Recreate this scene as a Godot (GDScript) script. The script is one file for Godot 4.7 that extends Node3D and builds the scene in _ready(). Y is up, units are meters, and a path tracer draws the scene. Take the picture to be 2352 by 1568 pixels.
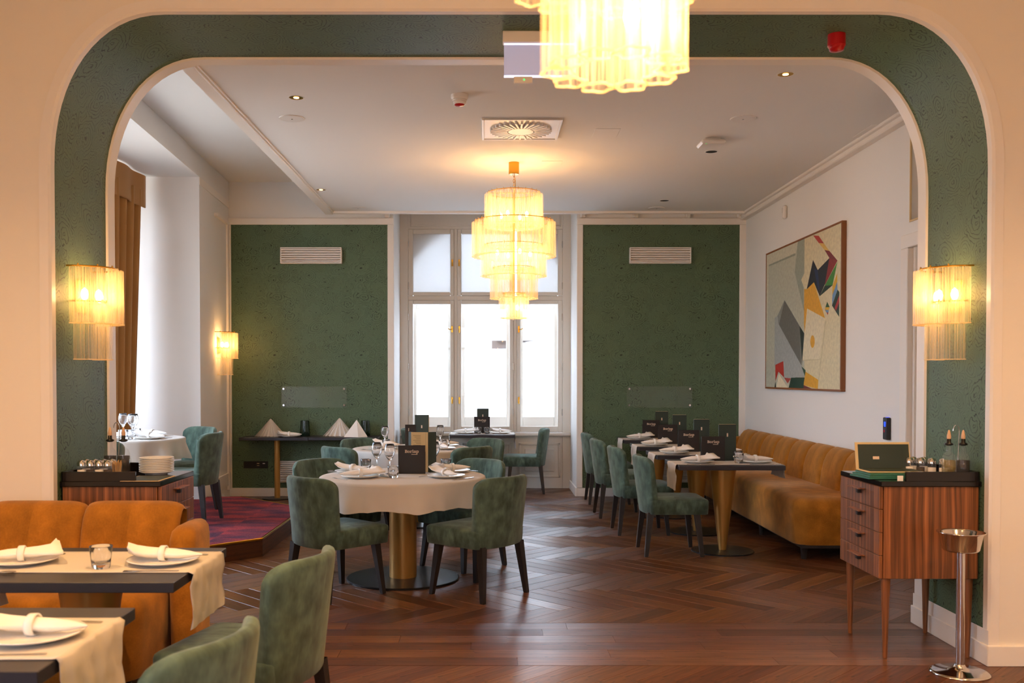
extends Node3D
# A hotel dining room seen through a wide rounded archway. x to the east, y up; depths d run away from the camera, so z = -d.

var rng := RandomNumberGenerator.new()
var M := {}
var used := {}

func P(x, y, d): return Vector3(x, y, -d)

# ---------- naming ----------
func numbered(n):
	if not used.has(n):
		used[n] = 0
		return n
	used[n] += 1
	return "%s_%03d" % [n, used[n]]

func tag(o, label, category, group = "", kind = ""):
	if label: o.set_meta("label", label)
	if category: o.set_meta("category", category)
	if group: o.set_meta("group", group)
	if kind: o.set_meta("kind", kind)
	return o

func thing(called, label, category, at = Vector3.ZERO, turn = 0.0, group = ""):
	var o := Node3D.new()
	o.name = numbered(called)
	add_child(o)
	o.position = at
	o.rotation.y = turn
	return tag(o, label, category, group)

func part(called, s, m, parent, at = Vector3.ZERO):
	var o := MeshInstance3D.new()
	o.name = called
	o.mesh = s if s is Mesh else fin(s)
	o.material_override = null
	o.set_surface_override_material(0, m)
	parent.add_child(o, true)
	o.position = at
	return o

func solo(called, s, m, label, category, at = Vector3.ZERO, turn = 0.0, group = ""):
	var o = part(numbered(called), s, m, self, at)
	o.rotation.y = turn
	return tag(o, label, category, group)

func struct(called, s, m, at = Vector3.ZERO):
	var o = part(called, s, m, self, at)
	o.set_meta("kind", "structure")
	return o

func dup(root, at, turn, label = "", group = ""):
	var r = root.duplicate()
	var base = str(root.name)
	if base.length() > 4 and base[base.length() - 4] == "_" and base.right(3).is_valid_int(): base = base.left(base.length() - 4)
	r.name = numbered(base)
	add_child(r)
	r.position = at
	r.rotation.y = turn
	if label: r.set_meta("label", label)
	if group: r.set_meta("group", group)
	return r

# ---------- mesh helpers ----------
func ST():
	var s := SurfaceTool.new()
	s.begin(Mesh.PRIMITIVE_TRIANGLES)
	return s

func fin(s):
	s.generate_normals()
	return s.commit()

func vtx(s, p, uv, g):
	s.set_smooth_group(g)
	s.set_uv(uv)
	s.add_vertex(p)

func tri(s, a, b, c, ua, ub, uc, g = -1):
	vtx(s, a, ua, g); vtx(s, b, ub, g); vtx(s, c, uc, g)

func uvof(p, n):
	var a = n.abs()
	if a.x > a.y and a.x > a.z: return Vector2(p.z, p.y)
	if a.y > a.z: return Vector2(p.x, p.z)
	return Vector2(p.x, p.y)

# flat convex face, turned so that it looks away from c
func cq(s, pts, c):
	var n = (pts[1] - pts[0]).cross(pts[2] - pts[0])
	if n.dot(pts[0] - c) > 0.0:
		pts = pts.duplicate()
		pts.reverse()
	for k in range(1, pts.size() - 1):
		tri(s, pts[0], pts[k], pts[k + 1], uvof(pts[0], n), uvof(pts[k], n), uvof(pts[k + 1], n))

# bevelled box
func bx(s, c, size, b = 0.004, basis = Basis.IDENTITY):
	var h = size * 0.5
	b = minf(b, minf(h.x, minf(h.y, h.z)) * 0.9)
	var q = func(sx, sy, sz, a):
		var e = Vector3(h.x - b, h.y - b, h.z - b)
		e[a] = h[a]
		return c + basis * Vector3(sx * e.x, sy * e.y, sz * e.z)
	for g in [-1, 1]:
		cq(s, [q.call(g, -1, -1, 0), q.call(g, 1, -1, 0), q.call(g, 1, 1, 0), q.call(g, -1, 1, 0)], c)
		cq(s, [q.call(-1, g, -1, 1), q.call(1, g, -1, 1), q.call(1, g, 1, 1), q.call(-1, g, 1, 1)], c)
		cq(s, [q.call(-1, -1, g, 2), q.call(1, -1, g, 2), q.call(1, 1, g, 2), q.call(-1, 1, g, 2)], c)
	if b <= 0.0: return s
	for g in [-1, 1]:
		for k in [-1, 1]:
			cq(s, [q.call(-1, g, k, 1), q.call(1, g, k, 1), q.call(1, g, k, 2), q.call(-1, g, k, 2)], c)
			cq(s, [q.call(g, -1, k, 0), q.call(g, 1, k, 0), q.call(g, 1, k, 2), q.call(g, -1, k, 2)], c)
			cq(s, [q.call(g, k, -1, 0), q.call(g, k, 1, 0), q.call(g, k, 1, 1), q.call(g, k, -1, 1)], c)
			for m in [-1, 1]: cq(s, [q.call(g, k, m, 0), q.call(g, k, m, 1), q.call(g, k, m, 2)], c)
	return s

func box(c, size, b = 0.004, basis = Basis.IDENTITY): return bx(ST(), c, size, b, basis)

# box given by its extents, in depths
func ext(s, x0, x1, y0, y1, d0, d1, b = 0.0):
	return bx(s, Vector3((x0 + x1) * 0.5, (y0 + y1) * 0.5, -(d0 + d1) * 0.5), Vector3(absf(x1 - x0), absf(y1 - y0), absf(d1 - d0)), b)

# skin over rows of points; rows going up with the angle from x to z look outwards
func loft(s, rows, closed = true, g = 1, us = 1.0, vs = 1.0):
	for i in rows.size() - 1:
		var a = rows[i]
		var b = rows[i + 1]
		var n = a.size()
		for j in (n if closed else n - 1):
			var k = (j + 1) % n
			var u0 = us * j / float(n)
			var u1 = us * (j + 1) / float(n)
			var v0 = vs * i / float(rows.size() - 1)
			var v1 = vs * (i + 1) / float(rows.size() - 1)
			tri(s, a[j], a[k], b[k], Vector2(u0, v0), Vector2(u1, v0), Vector2(u1, v1), g)
			tri(s, a[j], b[k], b[j], Vector2(u0, v0), Vector2(u1, v1), Vector2(u0, v1), g)
	return s

func fan(s, row, tip, up = true, g = 2):
	var n = row.size()
	for j in n:
		var k = (j + 1) % n
		if up: tri(s, row[j], row[k], tip, Vector2(row[j].x, row[j].z), Vector2(row[k].x, row[k].z), Vector2(tip.x, tip.z), g)
		else: tri(s, row[k], row[j], tip, Vector2(row[k].x, row[k].z), Vector2(row[j].x, row[j].z), Vector2(tip.x, tip.z), g)
	return s

func ring(r, y, n, c = Vector3.ZERO, rz = -1.0):
	var a := PackedVector3Array()
	if rz < 0: rz = r
	for j in n:
		var t = TAU * j / n
		a.append(c + Vector3(cos(t) * r, y, sin(t) * rz))
	return a

# profile of [radius, height], from the foot up on the outside
func lathe(s, prof, n = 24, c = Vector3.ZERO, g = 1):
	var rows = []
	for p in prof: rows.append(ring(maxf(p[0], 0.0004), p[1], n, c))
	return loft(s, rows, true, g)

# profile with hard edges: every segment its own smooth group
func lathe_hard(s, prof, n = 24, c = Vector3.ZERO):
	for k in prof.size() - 1:
		loft(s, [ring(maxf(prof[k][0], 0.0004), prof[k][1], n, c), ring(maxf(prof[k + 1][0], 0.0004), prof[k + 1][1], n, c)], true, k + 1)
	return s

func rrect(w, d, r, y, n = 5, c = Vector3.ZERO):
	var a := PackedVector3Array()
	r = minf(r, minf(w, d) * 0.5 - 0.0005)
	for q in 4:
		var cx = (w * 0.5 - r) * (1 if q == 0 or q == 3 else -1)
		var cz = (d * 0.5 - r) * (1 if q < 2 else -1)
		for k in n + 1:
			var t = PI * 0.5 * (q + k / float(n))
			a.append(c + Vector3(cx + cos(t) * r, y, cz + sin(t) * r))
	return a

func tube(s, pts, r, n = 8, g = 1):
	var rows = []
	var side = Vector3.ZERO
	for i in pts.size():
		var t = (pts[mini(i + 1, pts.size() - 1)] - pts[maxi(i - 1, 0)]).normalized()
		if i == 0: side = t.cross(Vector3.UP if absf(t.y) < 0.9 else Vector3.RIGHT).normalized()
		side = (side - t * side.dot(t)).normalized()
		var up = t.cross(side)
		var row := PackedVector3Array()
		var rr = r[i] if r is Array else r
		for j in n:
			var a = -TAU * j / n
			row.append(pts[i] + (side * cos(a) + up * sin(a)) * rr)
		rows.append(row)
	loft(s, rows, true, g)
	fan(s, rows[0], pts[0], false, -1)
	fan(s, rows[-1], pts[-1], true, -1)
	return s

# polygon (x, y) pushed out along local z by depth, then placed by xf
func extrude(s, poly, depth, xf = Transform3D.IDENTITY):
	var p := PackedVector2Array(poly)
	var idx = Geometry2D.triangulate_polygon(p)
	if not Geometry2D.is_polygon_clockwise(p): p = p
	var at = func(v, z): return xf * Vector3(v.x, v.y, z)
	for k in range(0, idx.size(), 3):
		var t = [p[idx[k]], p[idx[k + 1]], p[idx[k + 2]]]
		for g in [-1, 1]:
			var m = (t[0] + t[1] + t[2]) / 3.0
			cq(s, [at.call(t[0], g * depth * 0.5), at.call(t[1], g * depth * 0.5), at.call(t[2], g * depth * 0.5)], at.call(m, 0.0))
	var area = 0.0
	for k in p.size():
		var b = p[(k + 1) % p.size()]
		area += p[k].x * b.y - b.x * p[k].y
	for k in p.size():
		var a = p[k]
		var b = p[(k + 1) % p.size()]
		var n = Vector2(b.y - a.y, a.x - b.x).normalized() * (1.0 if area > 0 else -1.0)
		cq(s, [at.call(a, depth * 0.5), at.call(b, depth * 0.5), at.call(b, -depth * 0.5), at.call(a, -depth * 0.5)], at.call((a + b) * 0.5 - n * 0.01, 0.0))
	return s

# plan polygon given as [x, d] pairs, standing from y0 to y1
func slab(s, plan, y0, y1):
	var p = []
	for q in plan: p.append(Vector2(q[0], q[1]))
	return extrude(s, p, y1 - y0, Transform3D(Basis(Vector3.RIGHT, Vector3.FORWARD, Vector3.UP), Vector3(0, (y0 + y1) * 0.5, 0)))

# ---------- materials ----------
func mat(called, c, rough = 0.6, metal = 0.0, spec = 0.5):
	var m := StandardMaterial3D.new()
	m.resource_name = called
	m.albedo_color = Color(c) if c is String else c
	m.roughness = rough
	m.metallic = metal
	m.metallic_specular = spec
	M[called] = m
	return m

func img(w, h, f):
	var im := Image.create(w, h, false, Image.FORMAT_RGB8)
	for y in h:
		for x in w: im.set_pixel(x, y, f.call(x, y))
	return ImageTexture.create_from_image(im)

func noise(freq, oct = 3, sd = 1):
	var n := FastNoiseLite.new()
	n.noise_type = FastNoiseLite.TYPE_SIMPLEX_SMOOTH
	n.frequency = freq
	n.fractal_octaves = oct
	n.seed = sd
	return n

func grey(v): return Color(v, v, v)

func triplanar(m, scale, world = false):
	m.uv1_triplanar = true
	m.uv1_world_triplanar = world
	m.uv1_scale = scale if scale is Vector3 else Vector3.ONE * scale
	return m

func velvet(called, c, tex):
	var m = mat(called, c, 0.85, 0.0, 0.25)
	m.albedo_texture = tex
	m.rim_enabled = true
	m.rim = 1.0
	m.rim_tint = 0.45
	triplanar(m, 1.1)
	return m

func wood(called, c, tex, rough, scale):
	var m = mat(called, c, rough, 0.0, 0.5)
	m.albedo_texture = tex
	triplanar(m, scale)
	return m

func wallpaper_texture():
	# agate rings: distorted distances to scattered centres, drawn as thin lines; wraps round
	var n := 720
	var cells := 9
	var pts = []
	var r2 := RandomNumberGenerator.new()
	r2.seed = 11
	for k in cells * cells:
		var a = r2.randf() * PI
		pts.append([r2.randf(), r2.randf(), cos(a), sin(a), r2.randf_range(0.55, 1.0), r2.randf_range(0.75, 1.5), r2.randf_range(0.35, 1.15), r2.randi_range(0, 2)])
	var wob = noise(0.02, 3, 5)
	var im := Image.create(n, n, false, Image.FORMAT_RGB8)
	for y in n:
		for x in n:
			var wx = wob.get_noise_2d(x, y) * 0.15
			var wy = wob.get_noise_2d(x + 900, y) * 0.15
			var fade = minf(1.0, minf(minf(x, n - 1 - x), minf(y, n - 1 - y)) / 30.0)
			var fx = x * cells / float(n) + wx * fade
			var fy = y * cells / float(n) + wy * fade
			var ix = floori(fx)
			var iy = floori(fy)
			var best = 9.0
			var bi = 0
			for oy in [-1, 0, 1]:
				for ox in [-1, 0, 1]:
					var i = posmod(iy + oy, cells) * cells + posmod(ix + ox, cells)
					var q = pts[i]
					var dx = ix + ox + q[0] - fx
					var dy = iy + oy + q[1] - fy
					var u = (dx * q[2] + dy * q[3]) * q[4]
					var v = -dx * q[3] + dy * q[2]
					var dd = sqrt(u * u + v * v) * q[5]
					if dd < best:
						best = dd
						bi = i
			var q = pts[bi]
			var w = best * 7.0
			var f = absf(w - floorf(w) - 0.5) * 2.0
			var line = clampf((0.27 - f) / 0.20, 0.0, 1.0) * q[6]
			if best < 0.05 and q[7] == 0: line = 1.2
			var t = 1.0 - (0.30 + 0.45 * absf(wob.get_noise_2d(x * 0.7 + 40, y * 0.7))) * line
			im.set_pixel(x, y, Color(t, t, t * 0.98))
	return ImageTexture.create_from_image(im)

func painting_texture():
	var w := 900
	var h := 594
	var im := Image.create(w, h, false, Image.FORMAT_RGB8)
	im.fill(Color("c9c4ac"))
	var shapes = [
		["b9bcaa", [0.008, 0.006, 0.476, -0, 0.569, -0, 0.569, 0.566, 0.575, 0.924, 0.159, 1.003, -0.007, 1.006]],
		["c9c6b0", [0.008, 0.006, 0.476, 0.002, 0.445, 0.08, 0.038, 0.085, 0.018, 0.801, -0.007, 0.811]],
		["8f9585", [0.038, 0.085, 0.445, 0.077, 0.441, 0.092, 0.043, 0.097]],
		["99a08f", [0.476, -0, 0.569, 0.002, 0.569, 0.248, 0.526, 0.271, 0.556, 0.326, 0.565, 0.486, 0.435, 0.206]],
		["d9cfab", [0.565, 0.001, 0.989, -0.003, 0.989, 0.993, 0.575, 0.999, 0.565, 0.327, 0.522, 0.271, 0.565, 0.233]],
		["a93224", [0.675, 0.009, 0.743, 0.027, 0.804, 0.087, 0.743, 0.071]],
		["d9b45a", [0.743, 0.071, 0.804, 0.087, 0.869, 0.147, 0.813, 0.13]],
		["7a2a2a", [0.813, 0.13, 0.869, 0.147, 0.958, 0.222, 0.869, 0.19]],
		["8c2a2c", [0.869, 0.19, 0.958, 0.222, 0.822, 0.347, 0.808, 0.338]],
		["20222a", [0.675, 0.166, 0.734, 0.241, 0.869, 0.19, 0.818, 0.344, 0.76, 0.41, 0.688, 0.311, 0.598, 0.344]],
		["22345e", [0.688, 0.224, 0.734, 0.241, 0.76, 0.378, 0.737, 0.361]],
		["3f8a30", [0.958, 0.229, 0.906, 0.362, 0.818, 0.352]],
		["1f3a2c", [0.818, 0.352, 0.906, 0.362, 0.76, 0.41]],
		["d8a928", [0.958, 0.297, 0.958, 0.347, 0.906, 0.421, 0.906, 0.364]],
		["6b93bd", [0.958, 0.347, 0.962, 0.397, 0.902, 0.48, 0.906, 0.421]],
		["223c30", [0.962, 0.397, 0.981, 0.413, 0.981, 0.561, 0.902, 0.484]],
		["a83030", [0.981, 0.431, 0.981, 0.475, 0.946, 0.521, 0.93, 0.501]],
		["dca52a", [0.565, 0.337, 0.598, 0.344, 0.688, 0.311, 0.825, 0.555, 0.604, 0.47, 0.575, 0.626, 0.565, 0.566]],
		["2d5a34", [0.847, 0.455, 0.876, 0.491, 0.828, 0.487]],
		["d8a928", [0.828, 0.487, 0.876, 0.491, 0.867, 0.508, 0.822, 0.503]],
		["6b93bd", [0.822, 0.503, 0.867, 0.508, 0.862, 0.524, 0.839, 0.52]],
		["a83030", [0.839, 0.52, 0.862, 0.524, 0.856, 0.537]],
		["e0d7b8", [0.604, 0.47, 0.825, 0.555, 0.76, 0.81, 0.546, 0.804, 0.575, 0.626]],
		["cbc29c", [0.825, 0.569, 0.839, 0.57, 0.76, 0.938, 0.748, 0.933]],
		["cbc29c", [0.546, 0.804, 0.766, 0.806, 0.766, 0.814, 0.546, 0.812]],
		["6a6c66", [0.291, 0.378, 0.506, 0.576, 0.536, 0.844, 0.205, 0.546, 0.182, 0.479]],
		["8a8f8a", [0.291, 0.378, 0.182, 0.481, 0.21, 0.541]],
		["a3aaa8", [0.205, 0.541, 0.536, 0.844, 0.585, 0.919, 0.284, 0.929, 0.284, 0.807, 0.14, 0.837, 0.14, 0.486, 0.182, 0.479]],
		["1e3028", [0.506, 0.576, 0.569, 0.631, 0.542, 0.844]],
		["1e4a34", [0.536, 0.849, 0.589, 0.874, 0.589, 0.924]],
		["b23226", [0.154, 0.831, 0.278, 0.807, 0.291, 0.924, 0.205, 0.881, 0.159, 0.951]],
		["e3dabc", [0.21, 0.897, 0.35, 0.997, 0.17, 1]],
		["1d3d2e", [0.393, 0.924, 0.589, 0.922, 0.565, 0.995, 0.356, 0.999]],
		["1a2a24", [0.159, 0.951, 0.17, 1, 0.14, 1.003]],
		["a8463c", [0.291, 0.924, 0.393, 0.929, 0.343, 0.964]],
		["dca52a", [0.589, 0.884, 0.752, 0.938, 0.744, 0.995, 0.565, 0.973]],
		["73262a", [0.565, 0.973, 0.679, 0.996, 0.565, 0.998]],
		["dca52a", [0.703, 0.693, 0.701, 0.708, 0.695, 0.721, 0.686, 0.729, 0.675, 0.732, 0.665, 0.728, 0.656, 0.719, 0.65, 0.705, 0.647, 0.69, 0.65, 0.674, 0.656, 0.661, 0.665, 0.653, 0.675, 0.65, 0.686, 0.654, 0.695, 0.664, 0.701, 0.677]],
	]
	for sh in shapes:
		var poly := PackedVector2Array()
		var lo = Vector2(9999, 9999)
		var hi = -lo
		for k in range(0, sh[1].size(), 2):
			var v = Vector2(sh[1][k] * w, sh[1][k + 1] * h)
			poly.append(v)
			lo = lo.min(v)
			hi = hi.max(v)
		var c = Color(sh[0])
		for y in range(maxi(0, floori(lo.y)), mini(h, ceili(hi.y) + 1)):
			for x in range(maxi(0, floori(lo.x)), mini(w, ceili(hi.x) + 1)):
				if Geometry2D.is_point_in_polygon(Vector2(x + 0.5, y + 0.5), poly): im.set_pixel(x, y, c)
	var grain = noise(0.05, 4, 3)
	for y in h:
		for x in w:
			var c = im.get_pixel(x, y)
			var k = 1.0 + 0.07 * grain.get_noise_2d(x, y)
			im.set_pixel(x, y, Color(c.r * k, c.g * k, c.b * k))
	return ImageTexture.create_from_image(im)

func materials():
	var patches = noise(0.02, 4, 21)
	var fine = noise(0.3, 2, 22)
	var nap = img(256, 256, func(x, y): return grey(clampf(0.76 + 0.30 * patches.get_noise_2d(x * 2.4, y * 1.1) + 0.22 * patches.get_noise_2d(x * 0.8 + 300, y * 0.8) + 0.08 * fine.get_noise_2d(x, y * 0.3), 0.0, 1.0)))
	var long_grain = noise(0.02, 4, 31)
	var veins = noise(0.05, 3, 32)
	# grain runs along v (upright)
	var upright = img(512, 512, func(x, y):
		var k = long_grain.get_noise_2d(x * 1.9 + 13.0 * veins.get_noise_2d(x * 0.10, y * 0.07), y * 0.07)
		var f = fine.get_noise_2d(x * 1.6, y * 0.03)
		var v = clampf(0.74 + 0.38 * k + 0.10 * f, 0.25, 1.0)
		return Color(v, v * 0.97, v * 0.93))
	var knots = noise(0.035, 2, 35)
	# grain runs along u
	var along = img(512, 512, func(x, y):
		var k = long_grain.get_noise_2d(x * 0.16, y * 2.4 + 9.0 * veins.get_noise_2d(x * 0.12, y * 0.3))
		var f = fine.get_noise_2d(x * 0.03, y * 1.6)
		var kn = knots.get_noise_2d(x * 0.55, y * 1.3)
		var v = clampf(0.78 + 0.26 * k + 0.14 * f - 1.6 * maxf(0.0, kn - 0.52), 0.18, 1.0)
		return Color(v, v * 0.97, v * 0.93))
	var relief = img(256, 256, func(x, y): return grey(clampf(0.5 + 0.3 * fine.get_noise_2d(x * 0.03, y * 1.2) + 0.25 * long_grain.get_noise_2d(x * 0.2, y * 2.0), 0, 1)))
	var weave = img(128, 128, func(x, y): return grey(0.86 + 0.14 * sin(x * TAU / 4.0) * sin(y * TAU / 4.0)))

	mat("plaster", "eceae6", 0.85, 0.0, 0.3)
	mat("plaster_cream", "efe6d8", 0.85, 0.0, 0.3)
	mat("ceiling_white", "eae7e2", 0.9, 0.0, 0.2)
	mat("trim_white", "f0e9e0", 0.45)
	mat("window_white", "ddd6cb", 0.4)
	mat("facade", "f2f1ee", 0.9, 0.0, 0.2)
	var wp = mat("wallpaper", "5a6f57", 0.55, 0.0, 0.4)
	wp.albedo_texture = wallpaper_texture()
	M.wallpaper_back = wp.duplicate()
	triplanar(M.wallpaper_back, 1.0 / 1.06, true)
	velvet("green_velvet", "657c6d", nap)
	velvet("mustard_velvet", "bf7c28", img(256, 256, func(x, y): return grey(clampf(0.84 + 0.20 * patches.get_noise_2d(x, y) + 0.07 * fine.get_noise_2d(x, y), 0.0, 1.0))))
	var cu = velvet("curtain_cloth", "cf9a5c", weave)
	triplanar(cu, 9.0)
	cu.backlight_enabled = true
	cu.backlight = Color(0.5, 0.34, 0.18)
	mat("dark_leg", "221c1b", 0.45)
	var linen = mat("linen", "efe6da", 0.9, 0.0, 0.2)
	linen.albedo_texture = weave
	triplanar(linen, 8.0)
	linen.backlight_enabled = true
	linen.backlight = Color(0.25, 0.24, 0.22)
	mat("napkin_cloth", "f4efe8", 0.9, 0.0, 0.2)
	mat("porcelain", "f2efea", 0.18)
	mat("steel", "c9c7c4", 0.22, 1.0)
	mat("chrome", "d8d6d4", 0.1, 1.0)
	mat("brass", "d9a441", 0.25, 1.0)
	mat("brass_column", "b98a48", 0.36, 0.55)
	mat("black_metal", "1c1b1d", 0.35, 0.3)
	mat("tabletop_dark", "2c2a31", 0.42)
	mat("black_lacquer", "171316", 0.12)
	wood("walnut", "b07145", upright, 0.42, Vector3(1.8, 0.8, 1.8))
	for k in 6:
		var m = mat("plank_%d" % k, ["87593c", "764a30", "946645", "7e5137", "6b4228", "8c6044"][k], [0.33, 0.38, 0.3, 0.36, 0.4, 0.32][k])
		m.albedo_texture = along
		m.heightmap_enabled = true
		m.heightmap_texture = relief
		m.heightmap_scale = 0.06
		m.anisotropy_enabled = true
		m.anisotropy = 0.6
	mat("floor_base", "2c1a12", 0.8)
	wood("step_wood", "6b432b", along, 0.4, 0.9)
	var red = noise(0.008, 3, 41)
	var carpet_dots = noise(0.8, 2, 43)
	var ct = img(512, 512, func(x, y):
		var t = clampf(0.55 + 1.1 * red.get_noise_2d(x, y * 1.5), 0.0, 1.0)
		var d = 0.85 + 0.3 * carpet_dots.get_noise_2d(x, y)
		var c = Color(0.38, 0.26, 0.32).lerp(Color(0.68, 0.30, 0.31), t)
		return Color(c.r * d, c.g * d, c.b * d))
	var ca = mat("carpet", "ffffff", 1.0, 0.0, 0.1)
	ca.albedo_texture = ct
	triplanar(ca, 0.45)
	var gl = mat("clear_glass", Color(0.97, 0.98, 1.0, 0.03), 0.02, 0.0, 0.3)
	gl.transparency = BaseMaterial3D.TRANSPARENCY_ALPHA
	var pg = mat("window_glass", Color(0.95, 0.98, 1.0, 0.02), 0.0, 0.0, 0.25)
	pg.transparency = BaseMaterial3D.TRANSPARENCY_ALPHA
	var bg = mat("bottle_glass", Color(0.97, 0.98, 1.0, 0.04), 0.0, 0.0, 0.32)
	bg.transparency = BaseMaterial3D.TRANSPARENCY_ALPHA
	var gg = mat("green_glass", Color(0.10, 0.19, 0.15, 0.72), 0.08)
	gg.transparency = BaseMaterial3D.TRANSPARENCY_ALPHA
	var sg = mat("solid_glass", Color(1.0, 1.0, 1.0, 0.02), 0.0)
	sg.refraction_enabled = true
	sg.refraction_scale = 0.05
	var fr = mat("frosted_glass", "e4e5e4", 0.6)
	fr.backlight_enabled = true
	fr.backlight = Color(0.8, 0.8, 0.8)
	var streak = noise(0.09, 3, 51)
	var sim := Image.create(128, 64, false, Image.FORMAT_RGBA8)
	for y in 64:
		for x in 128:
			var a = clampf(0.17 + 0.45 * streak.get_noise_2d(x * 2.0, y * 0.12), 0.03, 0.7)
			sim.set_pixel(x, y, Color(1, 1, 1, a if y < 56 else 0.72))
	var tg = mat("tube_glass", Color(1.0, 0.95, 0.85, 1.0), 0.3, 0.0, 0.6)
	tg.albedo_texture = ImageTexture.create_from_image(sim)
	tg.transparency = BaseMaterial3D.TRANSPARENCY_ALPHA
	tg.backlight_enabled = true
	tg.backlight = Color(1.0, 0.93, 0.8)
	var bulb = mat("bulb_glow", "fff0d0", 0.5)
	bulb.emission_enabled = true
	bulb.emission = Color(1.0, 0.76, 0.42)
	bulb.emission_energy_multiplier = 30.0
	mat("white_plastic", "ebe6e0", 0.4)
	mat("baffle_shade", "1a1715", 0.9)
	mat("black_card", "241d1c", 0.6)
	mat("green_card", "2c3a33", 0.55)
	mat("cream_card", "dcc392", 0.8)
	mat("gold_ink", "e6cdb4", 0.6)
	mat("dark_ink", "6b5a40", 0.8)
	mat("red_plastic", "b5121b", 0.3)
	mat("black_plastic", "161517", 0.3)
	mat("oil", Color(0.55, 0.45, 0.05, 0.55), 0.05).transparency = BaseMaterial3D.TRANSPARENCY_ALPHA
	mat("vinegar", "1a0f0b", 0.1)
	mat("salt", "efe9e2", 0.9)
	mat("pepper", "3a2a22", 0.9)
	mat("cork_spout", "e0b48c", 0.5)
	mat("toothpick_wood", "c9a06a", 0.8)
	mat("green_folder", "2f6b58", 0.5)
	mat("dark_shape_body", "3d3027", 0.8)
	mat("dark_shape_slat", "2c221b", 0.8)
	var sp = mat("exit_panel", "ccd6ee", 0.3)
	sp.emission_enabled = true
	sp.emission = Color(0.62, 0.70, 0.95)
	sp.emission_energy_multiplier = 0.55
	sp.emission_energy_multiplier = 0.35
	var se = mat("exit_edge", "ffffff", 0.3)
	se.emission_enabled = true
	se.emission = Color(0.80, 0.86, 1.0)
	se.emission_energy_multiplier = 1.6
	var led = mat("led_green", "30ff80", 0.5)
	led.emission_enabled = true
	led.emission = Color(0.2, 1.0, 0.45)
	led.emission_energy_multiplier = 2.0
	var ledb = mat("led_blue", "2050ff", 0.5)
	ledb.emission_enabled = true
	ledb.emission = Color(0.1, 0.25, 1.0)
	ledb.emission_energy_multiplier = 2.0
	var spot = mat("spot_glow", "fff0d0", 0.5)
	spot.emission_enabled = true
	spot.emission = Color(1.0, 0.8, 0.5)
	spot.emission_energy_multiplier = 8.0
	var pa = mat("painting_print", "ffffff", 0.6)
	pa.albedo_texture = painting_texture()
	mat("frame_wood", "8a5428", 0.5)

# ---------- the setting ----------
const AL := -2.207
const AR := 2.556
const AH := 3.31

func outline(off, y0 = 0.0):
	var a := PackedVector2Array()
	var rx = 0.58 + off
	var ry = 0.78 + off
	a.append(Vector2(AL - off, y0))
	for k in 17:
		var t = PI * 0.5 * k / 16.0
		var e = 2.0 / 2.15
		a.append(Vector2(AL - off + rx * (1.0 - pow(maxf(cos(t), 0.0), e)), AH + off - ry * (1.0 - pow(sin(t), e))))
	for k in range(16, -1, -1):
		var t = PI * 0.5 * k / 16.0
		var e = 2.0 / 2.15
		a.append(Vector2(AR + off - rx * (1.0 - pow(maxf(cos(t), 0.0), e)), AH + off - ry * (1.0 - pow(sin(t), e))))
	a.append(Vector2(AR + off, y0))
	return a

func arch_skin(s, steps, y0, us = 1.0, g = 1):
	var lens = [0.0]
	var o0 = outline(0.0, y0)
	for k in range(1, o0.size()): lens.append(lens[-1] + o0[k].distance_to(o0[k - 1]))
	for i in steps.size() - 1:
		var a = outline(steps[i][0], y0)
		var b = outline(steps[i + 1][0], y0)
		var da = steps[i][1]
		var db = steps[i + 1][1]
		for j in a.size() - 1:
			var p = [P(a[j].x, a[j].y, da), P(a[j + 1].x, a[j + 1].y, da), P(b[j + 1].x, b[j + 1].y, db), P(b[j].x, b[j].y, db)]
			var u = [Vector2(da, lens[j]) * us, Vector2(da, lens[j + 1]) * us, Vector2(db, lens[j + 1]) * us, Vector2(db, lens[j]) * us]
			tri(s, p[0], p[1], p[2], u[0], u[1], u[2], g + i)
			tri(s, p[0], p[2], p[3], u[0], u[2], u[3], g + i)
	return s

# wall across x (constant d) or along d (constant x), with one hole
func wall_hole(s, along_x, a0, a1, y0, y1, t0, t1, h):
	for q in [[a0, h[0], y0, y1], [h[1], a1, y0, y1], [h[0], h[1], y0, h[2]], [h[0], h[1], h[3], y1]]:
		if q[1] - q[0] < 0.001 or q[3] - q[2] < 0.001: continue
		if along_x: ext(s, q[0], q[1], q[2], q[3], t0, t1)
		else: ext(s, t0, t1, q[2], q[3], q[0], q[1])
	return s

func plank_mesh(l, w, off):
	var s = ST()
	var hx = l * 0.5 - 0.0008
	var hz = w * 0.5 - 0.0008
	var b = 0.0022
	var r = [[hx - b, hz - b, 0.0], [hx, hz, -b * 0.7], [hx, hz, -0.012]]
	var rows = []
	for q in r: rows.append([Vector3(q[0], q[2], q[1]), Vector3(-q[0], q[2], q[1]), Vector3(-q[0], q[2], -q[1]), Vector3(q[0], q[2], -q[1])])
	var c = Vector3(0, -0.02, 0)
	var faces = [rows[0]]
	for i in 2:
		for j in 4: faces.append([rows[i][j], rows[i][(j + 1) % 4], rows[i + 1][(j + 1) % 4], rows[i + 1][j]])
	for f in faces:
		var n = (f[1] - f[0]).cross(f[2] - f[0])
		if n.dot(f[0] - c) > 0.0: f.reverse()
		for k in [1, 2]: tri(s, f[0], f[k], f[k + 1], Vector2(f[0].x, f[0].z) + off, Vector2(f[k].x, f[k].z) + off, Vector2(f[k + 1].x, f[k + 1].z) + off)
	return s

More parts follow.
